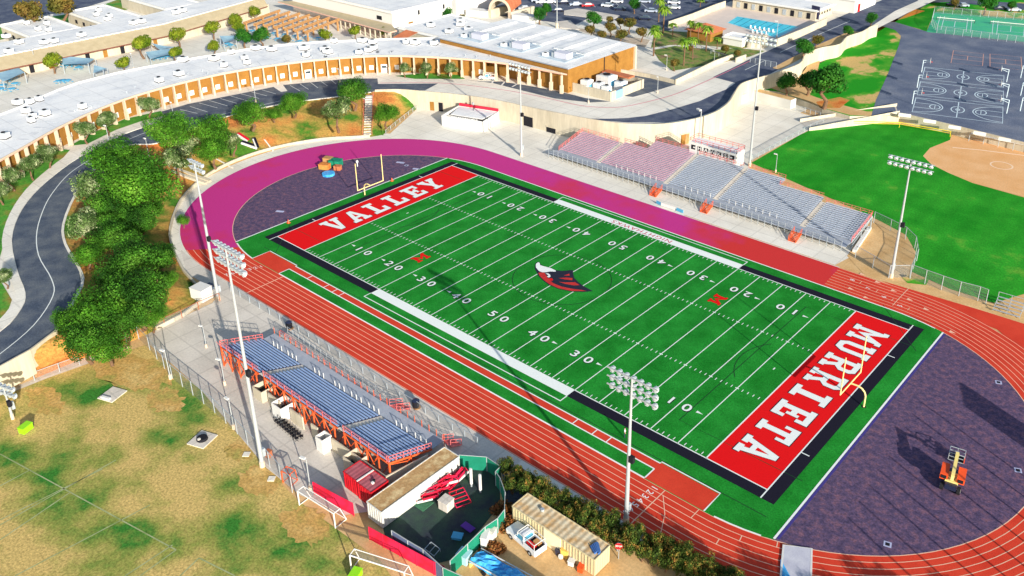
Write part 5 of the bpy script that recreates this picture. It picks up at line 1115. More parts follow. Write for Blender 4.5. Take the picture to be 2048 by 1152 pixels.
cars = [(1049, 17, 'white', 0.9, 'white car right behind the entrance arch'), (1115, 21, 'dark', .9, 'dark car left of the pale traffic island'), (1074, 1, 'silver', .9, 'silver car at the top edge left of a pair of white cars'), (1083, 4, 'white', .9, 'left of the two white cars above the arch'), (1099, 4, 'white', .9, 'right of the two white cars above the arch'), (1127, 5, 'dark', .9, 'dark car above the tall lamp post'), (1151, 9, 'silver', .9, 'silver car above the middle of the traffic island'), (1175, 11, 'red', .9, 'dark red car above the traffic island'), (1215, 11, 'white', .5, 'large white car right of the red one'), (1234, 3, 'white', .5, 'white car at the top edge above the large white one'), (1240, 18, 'dark', .5, 'dark car right of the large white one'), (1289, 3, 'silver', .5, 'silver car at the top edge between the two green trees'), (1348, 5, 'white', .5, 'upper of the two white cars behind the palms'), (1348, 15, 'white', .5, 'lower of the two white cars behind the palms'), (1302, 22, 'silver', .5, 'silver car left of the palm trunks'), (1290, 37, 'dark', .5, 'dark car below the silver one left of the palms'), (1405, 3, 'dark', .5, 'dark car at the top edge above the pool wall')]
for u, v, k, a, l in cars: p = G(u, v, ZP+.5); CP[k].put((p.x, p.y, ZP+.03), a, 1.1, l, 'cars in the school car park')
for u, v, k, l in ((1905, 9, 'dark', 'dark car on the road at the top, left of the tree'), (1925, 11, 'silver', 'silver car on the road at the top, left of the tree'), (2000, 17, 'dark', 'dark car on the road at the top, right of the tree'), (2028, 20, 'silver', 'silver car on the road at the top right corner')):
    p = G(u, v, ZT+.5); CP[k].put((p.x, p.y, ZT+.03), .62, 1.1, l, 'cars on the road at the top')
# ---- basketball hoops
hp = thing('basketball_hoop', 'hoop', 'basketball hoop', (0, 0, 0)); m = MB(); m.tube((0, 0, 0), (0, 0, 3.3), .1, cyanl, 8); m.bar((0, 0, 3.3), (1.7, 0, 3.5), .12, cyanl); m.bar((0, 0, 2.6), (1.6, 0, 3.2), .08, cyanl); m.build('post', hp)
m = MB(); m.box(1.75, 0, 2.9, .08, 1.8, 1.1, white); m.build('backboard', hp); m = MB(); m.tube((2.1, 0, 3.05), (2.1, 0, 3.09), .25, orangem, 10); m.build('rim', hp)
HP = Proto(hp)
d_l = (G(2007, 165, ZT)-G(1845, 148, ZT)); ang = math.atan2(d_l.y, d_l.x)
for i, (u, v) in enumerate([(1843, 144.5), (1834, 175), (1824, 208)]): p = G(u, v, ZT); HP.put((p.x, p.y, ZT), ang, 1.15, '%s of three hoops left of the marked blacktop courts, counted from the top' % ORD[i], 'basketball hoops')
for i, (u, v) in enumerate([(2013, 164), (2013, 195), (2013, 227)]): p = G(u, v, ZT); HP.put((p.x, p.y, ZT), ang+math.pi, 1.15, '%s of three hoops right of the marked blacktop courts, counted from the top' % ORD[i], 'basketball hoops')
for i, (u, v) in enumerate([(2041, 156), (2041, 191), (2040, 222)]): p = G(u, v, ZT); HP.put((p.x, p.y, ZT), ang, 1.15, '%s basketball hoop down the very right edge of the photo' % ORD[i], 'basketball hoops')
# tennis nets
for (a, b), l in ((((1873, 40), (1949, 47)), 'tennis net of the left court'), (((1980, 48), (2065, 56)), 'tennis net of the right court, cut by the edge')):
    p, q = G(*a, ZT), G(*b, ZT); t = thing('tennis_net', l, 'net', (p.x, p.y, ZT)); m = MB(); m.bar((p.x, p.y, ZT+1.05), (q.x, q.y, ZT+1.05), .14, white, .2); m.build('net_band', t); m = MB(); m.poly([(p.x, p.y, ZT+.1), (q.x, q.y, ZT+.1), (q.x, q.y, ZT+1), (p.x, p.y, ZT+1)], meshm); m.build('net', t)
    for c in (p, q): m = MB(); m.tube((c.x, c.y, ZT), (c.x, c.y, ZT+1.2), .08, darkm); m.build('net_post', t)
# ---- soccer goals
def soccer(pts, label, bm=white, depth=1.8, h=2.3):
    a, b = G(*pts[0]), G(*pts[1]); d = (b-a).normalized(); n = Vector((-d.y, d.x, 0)); t = thing('soccer_goal', label, 'soccer goal', (a.x, a.y, 0)); m = MB(); up = Vector((0, 0, h))
    m.tube(a, a+up, .09, bm); m.tube(b, b+up, .09, bm); m.tube(a+up, b+up, .09, bm); m.build('frame', t); m = MB()
    for e in (a, b): m.tube(e+up, e+up+n*1.0, .06, bm); m.tube(e+up+n*1.0, e+n*depth, .06, bm); m.tube(e, e+n*depth, .06, bm)
    m.tube(a+up+n, b+up+n, .06, bm); m.tube(a+n*depth, b+n*depth, .06, bm); m.build('back_frame', t)
    m = MB(); nm = M('goal_net', S(40, 40, 60), grain=.1) if 'goal_net' not in MATS else MATS['goal_net']
    m.poly([a+up+n, b+up+n, b+n*depth, a+n*depth], meshm); m.poly([a+up, b+up, b+up+n, a+up+n], meshm); m.build('net', t)
soccer([(599, 1010), (671, 1056)], 'white soccer goal in front of the first red banner'); soccer([(703, 1140), (811, 1175)], 'lower white soccer goal cut by the bottom edge of the photo'); soccer([(566, 965), (583, 972)], 'small orange-framed goal beside the lamp post', orangesteel, 1.2, 1.9)
# ================================================================== trees
def leaves(n, blobs, size, mat, seed, flat=.5, hollow=.55):
    "leaf-sized faces spread through lumpy blobs (x, y, z, rx, rz)"
    rg = random.Random(seed); vs = []; fs = []; tot = sum(b[3]**2*max(b[4], .3) for b in blobs)
    for b in blobs:
        k = int(n*b[3]**2*max(b[4], .3)/tot)
        for _ in range(k):
            while True:
                d = Vector((rg.uniform(-1, 1), rg.uniform(-1, 1), rg.uniform(-1, 1)))
                if .05 < d.length < 1: break
            r = d.length; d.normalize(); rr = hollow+(1-hollow)*r**.6+rg.gauss(0, .05)
            # clumpiness
            cl = .5+.5*math.sin(d.x*5+b[0]*2+seed)*math.sin(d.y*5+b[1])*math.sin(d.z*5+b[2]); rr *= .86+.2*cl
            p = Vector((b[0]+d.x*rr*b[3], b[1]+d.y*rr*b[3], b[2]+d.z*rr*b[4]))
            nrm = (d+Vector((rg.gauss(0, .5), rg.gauss(0, .5), rg.gauss(.2, .5)))).normalized(); u = nrm.orthogonal().normalized(); v = nrm.cross(u); a = rg.uniform(0, 6.28)
            u, v = u*math.cos(a)+v*math.sin(a), v*math.cos(a)-u*math.sin(a); s = size*rg.uniform(.6, 1.3); i = len(vs)
            vs += [p-u*s*.5, p+v*s*.3, p+u*s*.5, p-v*s*.3]; fs.append((i, i+1, i+2, i+3))
    return vs, fs
def tree_proto(name, blobs, n, size, mat, seed, trunk_h, tr=.22, limbs=5, hollow=.55):
    t = thing(name, name.replace('_', ' '), 'tree', (0, 0, 0)); m = MB(); rg = random.Random(seed)
    pts = [Vector((0, 0, 0)), Vector((rg.uniform(-.15, .15), rg.uniform(-.15, .15), trunk_h*.5)), Vector((rg.uniform(-.3, .3), rg.uniform(-.3, .3), trunk_h))]
    m.tube(pts[0], pts[1], tr*1.3, bark, 8, tr); m.tube(pts[1], pts[2], tr, bark, 8, tr*.75)
    for k in range(limbs):
        b = blobs[k % len(blobs)]; e = Vector((b[0]+rg.uniform(-.3, .3)*b[3], b[1]+rg.uniform(-.3, .3)*b[3], b[2]+rg.uniform(-.2, .4)*b[4])); q = pts[2].lerp(e, .5)+Vector((0, 0, -.1*b[3])); m.tube(pts[2], q, tr*.6, bark, 6, tr*.4); m.tube(q, e, tr*.4, bark, 6, tr*.12)
    m.build('trunk', t); vs, fs = leaves(n, blobs, size, mat, seed, hollow=hollow); me = bpy.data.meshes.new('crown'); me.from_pydata([tuple(v) for v in vs], [], fs); me.materials.append(mat); me.update()
    o = bpy.data.objects.new('crown', me); sc.collection.objects.link(o); o.parent = t; return Proto(t)
def blobs_round(seed, n=9, R0=1.0, H=.8, zc=1.6, spread=.55, br=.5):
    rg = random.Random(seed); out = [(0, 0, zc, R0*.62, H*.62)]
    for k in range(n): a = 2*math.pi*k/n+rg.uniform(-.3, .3); q = rg.uniform(.35, 1)*spread*R0; out.append((q*math.cos(a), q*math.sin(a), zc+rg.uniform(-.3, .4)*H, R0*br*rg.uniform(.75, 1.15), H*br*rg.uniform(.8, 1.2)))
    return out
# crowns are built with radius about 1 and scaled to metres
TP = {
 'green': [tree_proto('broadleaf_tree', blobs_round(s, 22, 1, .95, 1.1, .68, .36), 11000, .062, m_, s, .6, .06) for s, m_ in ((1, leafA), (2, leafA2), (3, leafA))],
 'bright': [tree_proto('broadleaf_tree', blobs_round(21, 18, 1, .9, 1.1, .66, .38), 8500, .066, leafA2, 21, .6, .06)],
 'olive': [tree_proto('pale_leaved_tree', blobs_round(s, 14, 1, .85, 1.25, .66, .36), 4500, .085, leafB, s, .7, .06, hollow=.3) for s in (5, 6)],
 'yellow': [tree_proto('courtyard_tree', blobs_round(s, 8, 1, .9, 1.5, .5, .5), 1500, .2, leafC, s, .9, .08) for s in (8, 9)],
 'dark': [tree_proto('dark_tree', blobs_round(12, 9, 1, .85, 1.3), 2600, .14, leafE, 12, .7, .08)],
 'autumn': [tree_proto('autumn_tree', blobs_round(14, 8, 1, .85, 1.4, .5, .45), 1200, .2, leafF, 14, .8, .08)],
 'shrub': [tree_proto('oleander_shrub', blobs_round(s, 12, 1, .9, .95, .66, .42), 3000, .11, leafD, s, .3, .06, hollow=.3) for s in (16, 17, 18)],
}
def plant(u, v, rpx, kind, label, z0=ZP, rm=None, group=None, hc=None, idx=None, sq=1.0):
    "crown centre seen at (u, v), crown radius rpx photo pixels"
    d0 = (G(u, v, z0)-CAM).length; r = rm or rpx*d0/FPX*1.22; P = TP[kind][(idx if idx is not None else rnd.randrange(9)) % len(TP[kind])]
    zc = {'green': 1.1, 'bright': 1.1, 'olive': 1.25, 'yellow': 1.5, 'dark': 1.0, 'autumn': 1.4, 'shrub': .95}[kind]*r*sq
    if z0 == 'bank': p = None
    p = G(u, v, z0+zc); return P.put((p.x, p.y, z0-.05), rnd.uniform(0, 6.28), (r, r, r*sq), label, group)
T_ = plant
grove = [(277, 356, 56, 'green', 3.6, 'broad green tree with the largest crown at the top of the grove'), (228, 314, 42, 'green', 4.2, 'flat-topped green tree beside the crossing of the left road'), (341, 262, 38, 'bright', 4.4, 'bright round tree on the bank below the left end of the parking bays'), (424, 262, 34, 'bright', 4.2, 'upper of two bright green crowns left of the hillside letter'), (425, 298, 28, 'bright', 3.2, 'lower of two bright green crowns left of the hillside letter'),
 (500, 224, 27, 'green', 4.2, 'umbrella-shaped tree on the bank left of the small pine'), (547, 226, 14, 'green', 4.0, 'smallest tree on the bank, just right of the umbrella-shaped one'), (586, 203, 23, 'green', 4.6, 'round tree by the kerb in the middle of the bank'), (706, 181, 29, 'green', 4.2, 'large round tree at the top of the bank steps'), (770, 225, 23, 'green', 2.4, 'small green tree right of the bank steps'),
 (673, 218, 29, 'olive', 3.4, 'pale speckled tree below the large round tree by the steps'), (462, 280, 21, 'olive', 3.2, 'small pale speckled tree touching the hillside letter'), (372, 290, 24, 'olive', 3.6, 'pale speckled tree behind the short lamp on the bank'), (350, 315, 26, 'olive', 3.2, 'pale speckled tree above the floodlight lamps at the bend'), (187, 373, 34, 'olive', 4.2, 'pale speckled tree overhanging the left road'),
 (228, 415, 36, 'green', 3.6, 'green crown directly below the overhanging pale tree'), (278, 440, 34, 'green', 2.8, 'green crown in the middle of the grove nearest the bend of the track'), (166, 448, 32, 'olive', 4.2, 'pale crown at the road edge, half way down the grove'), (222, 470, 34, 'green', 3.2, 'green crown between the pale road-side crown and the track'), (264, 520, 45, 'green', 2.2, 'large dark green crown at the inner bend of the road'), (322, 512, 28, 'green', 1.0, 'green crown nearest the white lockers'), (306, 417, 20, 'bright', 2.0, 'small yellowish crown beside the kerb wall at the bend'), (176, 508, 26, 'bright', 4.0, 'yellow-green crown low on the road side of the grove'),
 (180, 622, 46, 'green', 2.6, 'big crown at the lower left of the grove touching the road'), (276, 592, 50, 'green', 1.2, 'largest crown of the lower grove'), (170, 672, 40, 'green', 1.6, 'crown above the bottom tip of the grove'), (215, 690, 32, 'green', .6, 'lowest crown of the grove, beside the white lamp post'), (134, 640, 26, 'green', 3.2, 'leftmost crown of the lower grove'), (230, 560, 34, 'green', 2.4, 'crown in the shadowed gap in the middle of the grove'), (245, 640, 38, 'green', 1.4, 'crown between the largest one of the lower grove and the lamp post'), (300, 630, 26, 'green', .4, 'crown at the right foot of the lower grove above the brown fence'), (330, 560, 22, 'bright', .6, 'small crown at the right rim of the lower grove'), (365, 440, 12, 'bright', .3, 'tiny shrub-like crown at the bend of the kerb wall')]
for u, v, r, k, z, l in grove: T_(u, v, r, k, l, z, group='trees of the grove on the bank')
for i, (u, v, r, l) in enumerate([(297, 208, 20, 'by the curved building, left of the parking bays'), (211, 240, 19, 'by the curved building, second left of the parking bays'), (168, 257, 19, 'by the curved building, third left of the parking bays'), (92, 305, 19, 'by the paved entrance path of the curved building'), (58, 327, 20, 'one left of the tree by the paved entrance path'), (21, 350, 19, 'near the left edge, two left of the entrance path'), (-2, 378, 19, 'cut by the left edge above the bend'), (8, 552, 16, 'cut by the left edge beside the sidewalk bend')]):
    T_(u, v, r, 'olive', 'pale speckled tree '+l, ZP, group='pale trees in front of the curved building')
for u, r, l in ((809, 13, 'left'), (853, 14, 'middle'), (901, 14, 'right')): T_(u, 135, r, 'olive', '%s of the three pale trees before the arcade of the curved building' % l, ZP, group='pale trees before the arcade')
for u, v, r, l in ((103, 117, 14, 'yellow-green courtyard tree left of the first shade sail'), (246, 124, 12, 'yellow-green courtyard tree at the edge of the white roof'), (282, 84, 16, 'tallest courtyard tree left of the paired shade sails'), (355, 66, 14, 'upper courtyard tree right of the paired shade sails'), (350, 103, 12, 'lower courtyard tree right of the paired shade sails'), (424, 52, 13, 'courtyard tree above the small round one'), (427, 89, 11, 'small round courtyard tree left of the dark bench shelter'), (472, 38, 12, 'upper of the paired trees left of the pergola'), (476, 50, 11, 'lower of the paired trees left of the pergola'), (509, 21, 11, 'courtyard tree at the upper left corner of the pergola'), (649, 67, 12, 'tree below the right end of the pergola'), (710, 60, 11, 'tree right of the pergola before the arcade'), (767, 60, 9, 'small tree at the right end of the arcade')):
    T_(u, v, r, 'yellow', l, ZP, group='courtyard trees')
for u, v, r, l in ((487, 76, 15, 'left of the two green trees below the pergola'), (523, 74, 16, 'right of the two green trees below the pergola'), (893, 29, 12, 'green tree at the right corner of the tall hall'), (1079, 31, 14, 'green tree right of the entrance arch'), (1093, 18, 10, 'green tree behind the one right of the entrance arch'), (1269, 12, 12, 'green tree at the top in the car park'), (1187, 40, 15, 'dark green tree right of the traffic island'), (1654, 172, 34, 'big dark tree on the edge of the patchy grass'), (1618, 165, 20, 'dark tree left of the big one on the patchy grass'), (1575, 168, 19, 'round tree behind the white storage container'), (1608, 98, 17, 'green tree overhanging the wavy wall'), (1696, 63, 10, 'small tree along the wavy wall beside the road'), (1743, 39, 11, 'small dark tree at the far end of the wavy wall'), (1973, 6, 17, 'green tree at the top right behind the tennis courts'), (2024, 12, 8, 'small dark tree at the top right corner')):
    T_(u, v, r, 'dark', l, ZT if u > 1600 and v < 40 and u > 1800 or u in (1654, 1618, 1575) else ZP, group='dark green trees')
for u, v, r, l in ((507+65, 77, 10, 'orange-green tree at the right end of the pair below the pergola'), (1635, 79, 12, 'thin tree behind the one overhanging the wavy wall'), (1180, 58, 11, 'lower left of the round trees behind the gymnasium'), (1221, 53, 12, 'second round tree behind the gymnasium'), (1204, 68, 10, 'lowest round tree behind the gymnasium'), (1243, 68, 13, 'green-brown tree in the middle of the trees behind the gymnasium'), (1260, 45, 13, 'reddish tree at the top of the trees behind the gymnasium'), (1283, 63, 12, 'rightmost round tree behind the gymnasium'), (1241, 42, 9, 'small tree at the top of the trees behind the gymnasium'), (1220, 38, 8, 'smallest tree behind the gymnasium'), (58, 20, 22, 'brownish tree behind the corner wing at the top left'), (120, 8, 22, 'brownish tree at the top edge between the two flat wings'), (1350, 125, 10, 'pale bush in the planted bed of the palms'), (1910, 4, 8, 'reddish tree at the top edge left of the tennis courts'), (922, 34, 8, 'orange bush left of the entrance arch'), (1380, 96, 8, 'bush at the foot of the palms'), (1450, 96, 9, 'bush below the pump house'), (1475, 105, 8, 'bush beside the drive gate')):
    T_(u, v, r, 'autumn', l, ZP, group='brownish trees and bushes')
# dead fronds and brush
brush = leafmat('dead_fronds', S(120, 70, 36), S(170, 110, 60), S(96, 90, 50), isl=.6, sc_=1.5)
for (u, v), (rx, rz), l in (((1012, 1052), (1.5, 1.0), 'heap of dead brown fronds between the green fence and the pickup truck'), ((1006, 1020), (1.2, .9), 'narrow heap of dead fronds at the bend of the green fence'), ((985, 1100), (1.2, .5), 'low dark heap of brush beside the white appliances')):
    p = G(u, v); vs, fs_ = leaves(900, [(p.x, p.y, .3, rx, rz), (p.x+.7, p.y+.6, .3, rx*.7, rz*.8), (p.x-.6, p.y-.8, .2, rx*.7, rz*.6)], .32, brush, int(u), hollow=.2)
    me = bpy.data.meshes.new('brush_pile'); me.from_pydata([(a, b, max(c, .02)) for a, b, c in vs], [], fs_); me.materials.append(brush); o = bpy.data.objects.new('brush_pile', me); sc.collection.objects.link(o); tag(o, l, 'brush pile')
# hedge
ha, hb = Vector((27.5, -44.3)), Vector((60.5, -47.5)); n_h = 40
for i in range(n_h):
    t = i/(n_h-1); u = 1012+t*(1475-1012); v = 942+t*(1162-942)+(16 if i % 2 else -8)+(10*math.sin(t*3.1)); p = G(u, v, 2.0); r = rnd.uniform(1.15, 1.5)
    P = TP['shrub'][i % 3]; P.put((p.x, p.y, 0), rnd.uniform(0, 6.28), (r, r, r*rnd.uniform(1.35, 1.9)), '%s shrub of the hedge beside the near track, counted from its upper left end' % ORD[i] if i < len(ORD) else 'last shrub of the hedge, at the bottom edge', 'oleander shrubs of the hedge')
for i, (x, y, r) in enumerate([(62, -47.5, 2.8), (66.2, -46.3, 3.2), (70.5, -44.8, 3.0), (75, -43, 3.3), (80, -40, 3.0), (86, -35.5, 3.2), (89.5, -30.5, 2.6)]):
    TP['green'][i % 3].put((x, y, 0), i*1.3, (r, r, r*1.05), '%s tree beyond the bottom right edge, its shadow falling across the outer lanes' % ORD[i], 'trees beyond the bottom right edge')
# palms
def palm_proto(seed):
    t = thing('palm_tree', 'palm', 'palm tree', (0, 0, 0)); rg = random.Random(seed); m = MB(); m.tube((0, 0, 0), (.1, .05, 4), .26, bark, 8, .2); m.tube((.1, .05, 4), (.15, 0, 8), .2, bark, 8, .17); m.build('trunk', t); m = MB()
    for k in range(46):
        a = rg.uniform(0, 6.28); up = rg.uniform(-.5, 1.0); L_ = rg.uniform(1.8, 2.6); d = Vector((math.cos(a), math.sin(a), 0)); sd_ = Vector((-d.y, d.x, 0)); prev = None
        for q in range(5):
            s = q/4; c = Vector((.15, 0, 8))+d*L_*s+Vector((0, 0, up*L_*s*.8-1.7*s*s)); w_ = .34*math.sin(math.pi*(.15+.8*s))+.04
            if prev: m.poly([prev[0]-sd_*prev[1], c-sd_*w_, c-Vector((0, 0, -.1)), prev[0]-Vector((0, 0, -.1))], palmleaf); m.poly([prev[0]-Vector((0, 0, -.1)), c-Vector((0, 0, -.1)), c+sd_*w_, prev[0]+sd_*prev[1]], palmleaf)
            prev = (c, w_)
    m.build('crown', t); return t
PP = Proto(palm_proto(3))
for u, v, h, l in ((1307, 112, 52, 'palm at the left end of the planted bed'), (1326, 66, 50, 'tall palm behind the leftmost one'), (1367, 131, 52, 'tallest palm in the middle of the planted bed'), (1385, 119, 42, 'palm just right of the tallest one'), (1412, 103, 48, 'palm in front of the brown-roofed kiosk'), (1380, 80, 36, 'palm left of the brown-roofed kiosk'), (1396, 84, 36, 'palm directly before the kiosk'), (1434, 98, 22, 'shortest palm, right of the kiosk'), (1317, 44, 44, 'palm by the car park at the left'), (1345, 74, 26, 'short palm left of the pool wall'), (1310, 82, 30, 'palm above the planted bed at its left end'), (1466, 2, 10, 'small palm at the top edge by the pool building'), (1400, 14, 14, 'small palm behind the pinkish pool wall')):
    p = G(u, v, ZP); s = h*(p-CAM).length/FPX/.9/9.0; PP.put((p.x, p.y, ZP), rnd.uniform(0, 6), (max(s, .75), max(s, .75), s), l, 'palms by the pool')
# ================================================================== courtyard things
def sail(q, label, z=8.3):
    P = [Vector((*G(u, v, z).xy, z-(.5 if i % 2 else 0))) for i, (u, v) in enumerate(q)]; t = thing('shade_sail', label, 'shade sail', (P[0].x, P[0].y, ZP)); m = MB(); f = quad(P[0].xy, P[1].xy, P[2].xy, P[3].xy); N = 6
    def pt(i, j):
        s, tt = i/N, j/N; xy = f(s, tt); zz = (P[0].z*(1-s)+P[1].z*s)*(1-tt)+(P[3].z*(1-s)+P[2].z*s)*tt-.35*math.sin(math.pi*s)*math.sin(math.pi*tt); return (*xy, zz)
    for i in range(N):
        for j in range(N): m.poly([pt(i, j), pt(i+1, j), pt(i+1, j+1), pt(i, j+1)], sailm)
    m.build('canopy', t)
    for p in P: m = MB(); m.tube((p.x, p.y, ZP), (p.x, p.y, p.z+.1), .12, steel, 6); m.build('post', t)
sail([(124, 112), (190, 114), (176, 127), (125, 126)], 'blue-grey shade sail in the middle of the left courtyard'); sail([(-12, 148), (36, 132), (49, 145), (5, 160)], 'blue-grey shade sail cut by the left edge'); sail([(188, 130), (214, 134), (206, 140), (186, 143)], 'smallest shade sail, at the edge of the white roof'); sail([(291, 104), (341, 94), (347, 106), (300, 115)], 'lower of the paired shade sails'); sail([(301, 86), (331, 89), (350, 94), (320, 97)], 'upper of the paired shade sails'); sail([(439, 72), (474, 68), (472, 78), (447, 82)], 'shade sail left of the green trees below the pergola')
pt_ = thing('picnic_table', 'table', 'picnic table', (0, 0, 0)); m = MB(); m.tube((0, 0, .7), (0, 0, .78), .8, matblue, 12); m.build('table_top', pt_); m = MB(); m.tube((0, 0, 0), (0, 0, .7), .08, steel); m.build('stand', pt_)
for k in range(4): m = MB(); a = k*math.pi/2; m.tube((1.15*math.cos(a), 1.15*math.sin(a), .4), (1.15*math.cos(a), 1.15*math.sin(a), .46), .25, matblue, 8); m.bar((0, 0, .2), (1.15*math.cos(a), 1.15*math.sin(a), .4), .06, steel); m.build('stool', pt_)
PT = Proto(pt_); spots = [(128, 133), (134, 136), (150, 134), (158, 140), (170, 133), (119, 167), (127, 166), (136, 166), (7, 175), (24, 160), (25, 183), (31, 172), (14, 165), (4, 183), (316, 121), (323, 120), (335, 118), (455, 92), (462, 95)]+[(505+k*22+j*7, 66+k*2.4+j*11) for k in range(7) for j in range(2)]
for i, (u, v) in enumerate(spots):
    p = G(u, v, ZP); l = 'blue courtyard table, %s in order from the middle shade sail' % ORD[i] if i < 19 else '%s table under the pergola, counted from its left end' % ORD[i-19]; PT.put((p.x, p.y, ZP), rnd.random(), 1.25, l, 'courtyard tables')
for i in range(10):
    u, v = 1502+(i % 6)*9+(i//6)*4, 58+(i % 6)*1.6+(i//6)*8; p = G(u, v, ZP); m = MB(); m.box(p.x, p.y, ZP+.35, .9, .9, .12, white, .3); m.bar((p.x-.4, p.y+.4, ZP+.4), (p.x-.5, p.y+.5, ZP+1.2), .9, white, .1); m.box(p.x, p.y, ZP+.03, .6, .6, .32, steel, .3)
    tag(m.build('pool_chair'), '%s white chair on the near pool edge, counted from the left' % ORD[i], 'chair', 'white chairs by the pool')
# ================================================================== loose things
def misc(name, mb, label, cat=None, group=None): return tag(mb.build(name), label, cat or name.replace('_', ' '), group)
# steps down the bank
stp = MB(); a, b = Vector((*G(738, 192, ZP).xy, ZP)), Vector((*G(735, 272, 0).xy, .05))
for k in range(16):
    c = a.lerp(b, (k+.5)/16); d = (b-a); stp.box(c.x, c.y, c.z-.25, abs(d.length)/16+.05, 1.9, .6, concrete2, math.atan2(d.y, d.x))
struct('steps', stp)
gu = MB(); n2 = Vector((-(b-a).y, (b-a).x, 0)).normalized()*1.2
for s in (-1, 1):
    gu.bar(a+n2*s+Vector((0, 0, 1)), b+n2*s+Vector((0, 0, 1)), .07, pinkrail)
    for k in range(7): c = a.lerp(b, k/6)+n2*s; gu.bar(c, c+Vector((0, 0, 1)), .07, pinkrail)
misc('handrail', gu, 'reddish handrails on both sides of the steps down the bank')
# hillside letters
hl = thing('hillside_letter', 'large red, white and black letter boards lying on the bank above the track', 'sign', (*at_bank(500, 285)[:2], 2)); 
for (p, q), mt, nm in ((((476, 268), (496, 281)), redm, 'red_bar'), (((485, 287), (516, 298)), black, 'black_bar'), (((508, 278), (515, 296)), black, 'black_bar')):
    A_, B_ = at_bank(*p), at_bank(*q); m = MB(); m.bar(A_+Vector((0, 0, .5)), B_+Vector((0, 0, .5)), .9, mt, .5); m.bar(A_+Vector((.5, -.6, .45)), B_+Vector((.5, -.6, .45)), .35, white, .45); m.build(nm, hl)
bd = MB()
for p, q in (((522, 269), (546, 300)), ((425, 312), (465, 334))): bd.bar(at_bank(*p)+Vector((0, 0, .1)), at_bank(*q)+Vector((0, 0, .1)), .35, concrete, .1)
struct('drain_channel', bd)
gut = MB()
for (p, q) in (((342, 342), (412, 366)), ((348, 336), (420, 362))): gut.bar(at_bank(*p)+Vector((0, 0, .25)), at_bank(*q)+Vector((0, 0, .25)), .8, wallcream, .5)
misc('retaining_kerb', gut, 'pale stepped kerbs at the foot of the pale trees by the floodlight at the bend', 'wall')
# white lockers by the pole
def crate(u, v, sx, sy, h, mat, name, label, rz=0, z=0.02, cat=None, lid=None, group=None):
    p = G(u, v, z); t = thing(name, label, cat or name.replace('_', ' '), (p.x, p.y, z), group); m = MB(); m.box(p.x, p.y, z+.08, sx, sy, h, mat, rz); m.build('body', t)
    m = MB(); m.box(p.x, p.y, z+.08+h, sx+.12, sy+.12, .08, lid or mat, rz)
    m.build('lid', t); m = MB(); m.box(p.x, p.y, z, sx*.8, sy*.8, .08, darkm, rz); m.build('base', t); return t
crate(405, 597, 2.9, 2.4, 2.3, white, 'locker', 'large white locker beside the floodlight pole at the bend', .2); crate(425, 590, 1.2, 1.0, 1.2, white, 'locker', 'small white locker right of the large one', .2)
crate(420, 582, 1.3, 1.3, 1.1, asphalt_d, 'bin', 'dark blue bin behind the small white locker', .2)
for u, v, l in ((579, 656, 'round black bin on the pavement near the left end of the grandstand ramp'), (832, 814, 'round black bin on the pavement near the right stairs of the near grandstand')):
    p = G(u, v); t = thing('trash_can', l, 'trash can', (p.x, p.y, 0)); m = MB(); m.tube((p.x, p.y, .1), (p.x, p.y, 1.2), .5, darkm, 12, .58); m.build('bin', t); m = MB(); m.tube((p.x, p.y, 1.2), (p.x, p.y, 1.35), .6, carblack, 12, .3); m.build('lid', t); m = MB(); m.tube((p.x+.2, p.y, .02), (p.x+.2, p.y, .1), .6, woodm, 10); m.build('pad', t)
# coloured jump mats in the far turn zone
for u, v, sx, sy, h, mt, l, rz in ((650, 338, 2.4, 1.6, 1.2, MATS['parapet_red'] if 0 else orangedirt, 'orange-brown box stack in the far turn zone', .4), (657, 328, 2.0, 1.6, 1.6, woodm, 'upright tan box at the top of the stack in the far turn zone', .4), (672, 332, 2.8, 2.2, 1.5, greencloth, 'green covered mat in the far turn zone', .5), (676, 340, 1.6, 1.2, 1.0, terracotta, 'brown crate in front of the green mat', .5)): crate(u, v, sx, sy, h, mt, 'equipment_box', l, rz)
p = G(657, 350); m = MB(); m.tube((p.x, p.y, .03), (p.x, p.y, .55), 1.5, bluetarp, 16); misc('round_mat', m, 'round light blue mat beside the stack in the far turn zone', 'mat')
for u, v, l in ((577/1.0, 0, ''),): pass
for u, v, l in ((784, 362, 'right'), (577, 446, 'left')): p = G(u, v); m = MB(); m.tube((p.x, p.y, .05), (p.x, p.y, .8), .28, orangem, 8, .06); m.box(p.x, p.y, .04, .7, .7, .05, orangem); misc('traffic_cone', m, '%s orange cone on the green behind the VALLEY end zone' % l, 'cone')
p = G(715, 333); m = MB(); m.tube((p.x, p.y, .04), (p.x, p.y, 1.2), .12, white); m.tube((p.x, p.y, 1.2), (p.x+.1, p.y, 1.6), .35, white, 8, .2); misc('post_sign', m, 'small white-topped post left of the far goal post', 'post')
# soft cord lines in the far zone are shadows only; crossing mat at the bottom right
mt_ = thing('crossing_mat', 'pale grey and blue mat laid across the lanes at the bottom', 'mat', (62, -33, 0)); q4 = GP([(1567, 1092), (1623, 1099), (1621, 1190), (1558, 1190)]); m = MB(); m.prism([tuple(x) for x in q4], .05, .16, matgrey); m.build('mat', mt_); m = MB(); m.ribbon([tuple(x) for x in q4], .25, .175, white, True); m.build('edge_strip', mt_); m = MB(); qq = GP([(1561, 1120), (1600, 1190), (1558, 1190)]); m.sheet([tuple(x) for x in qq], .168, bluetarp); m.build('blue_panel', mt_)
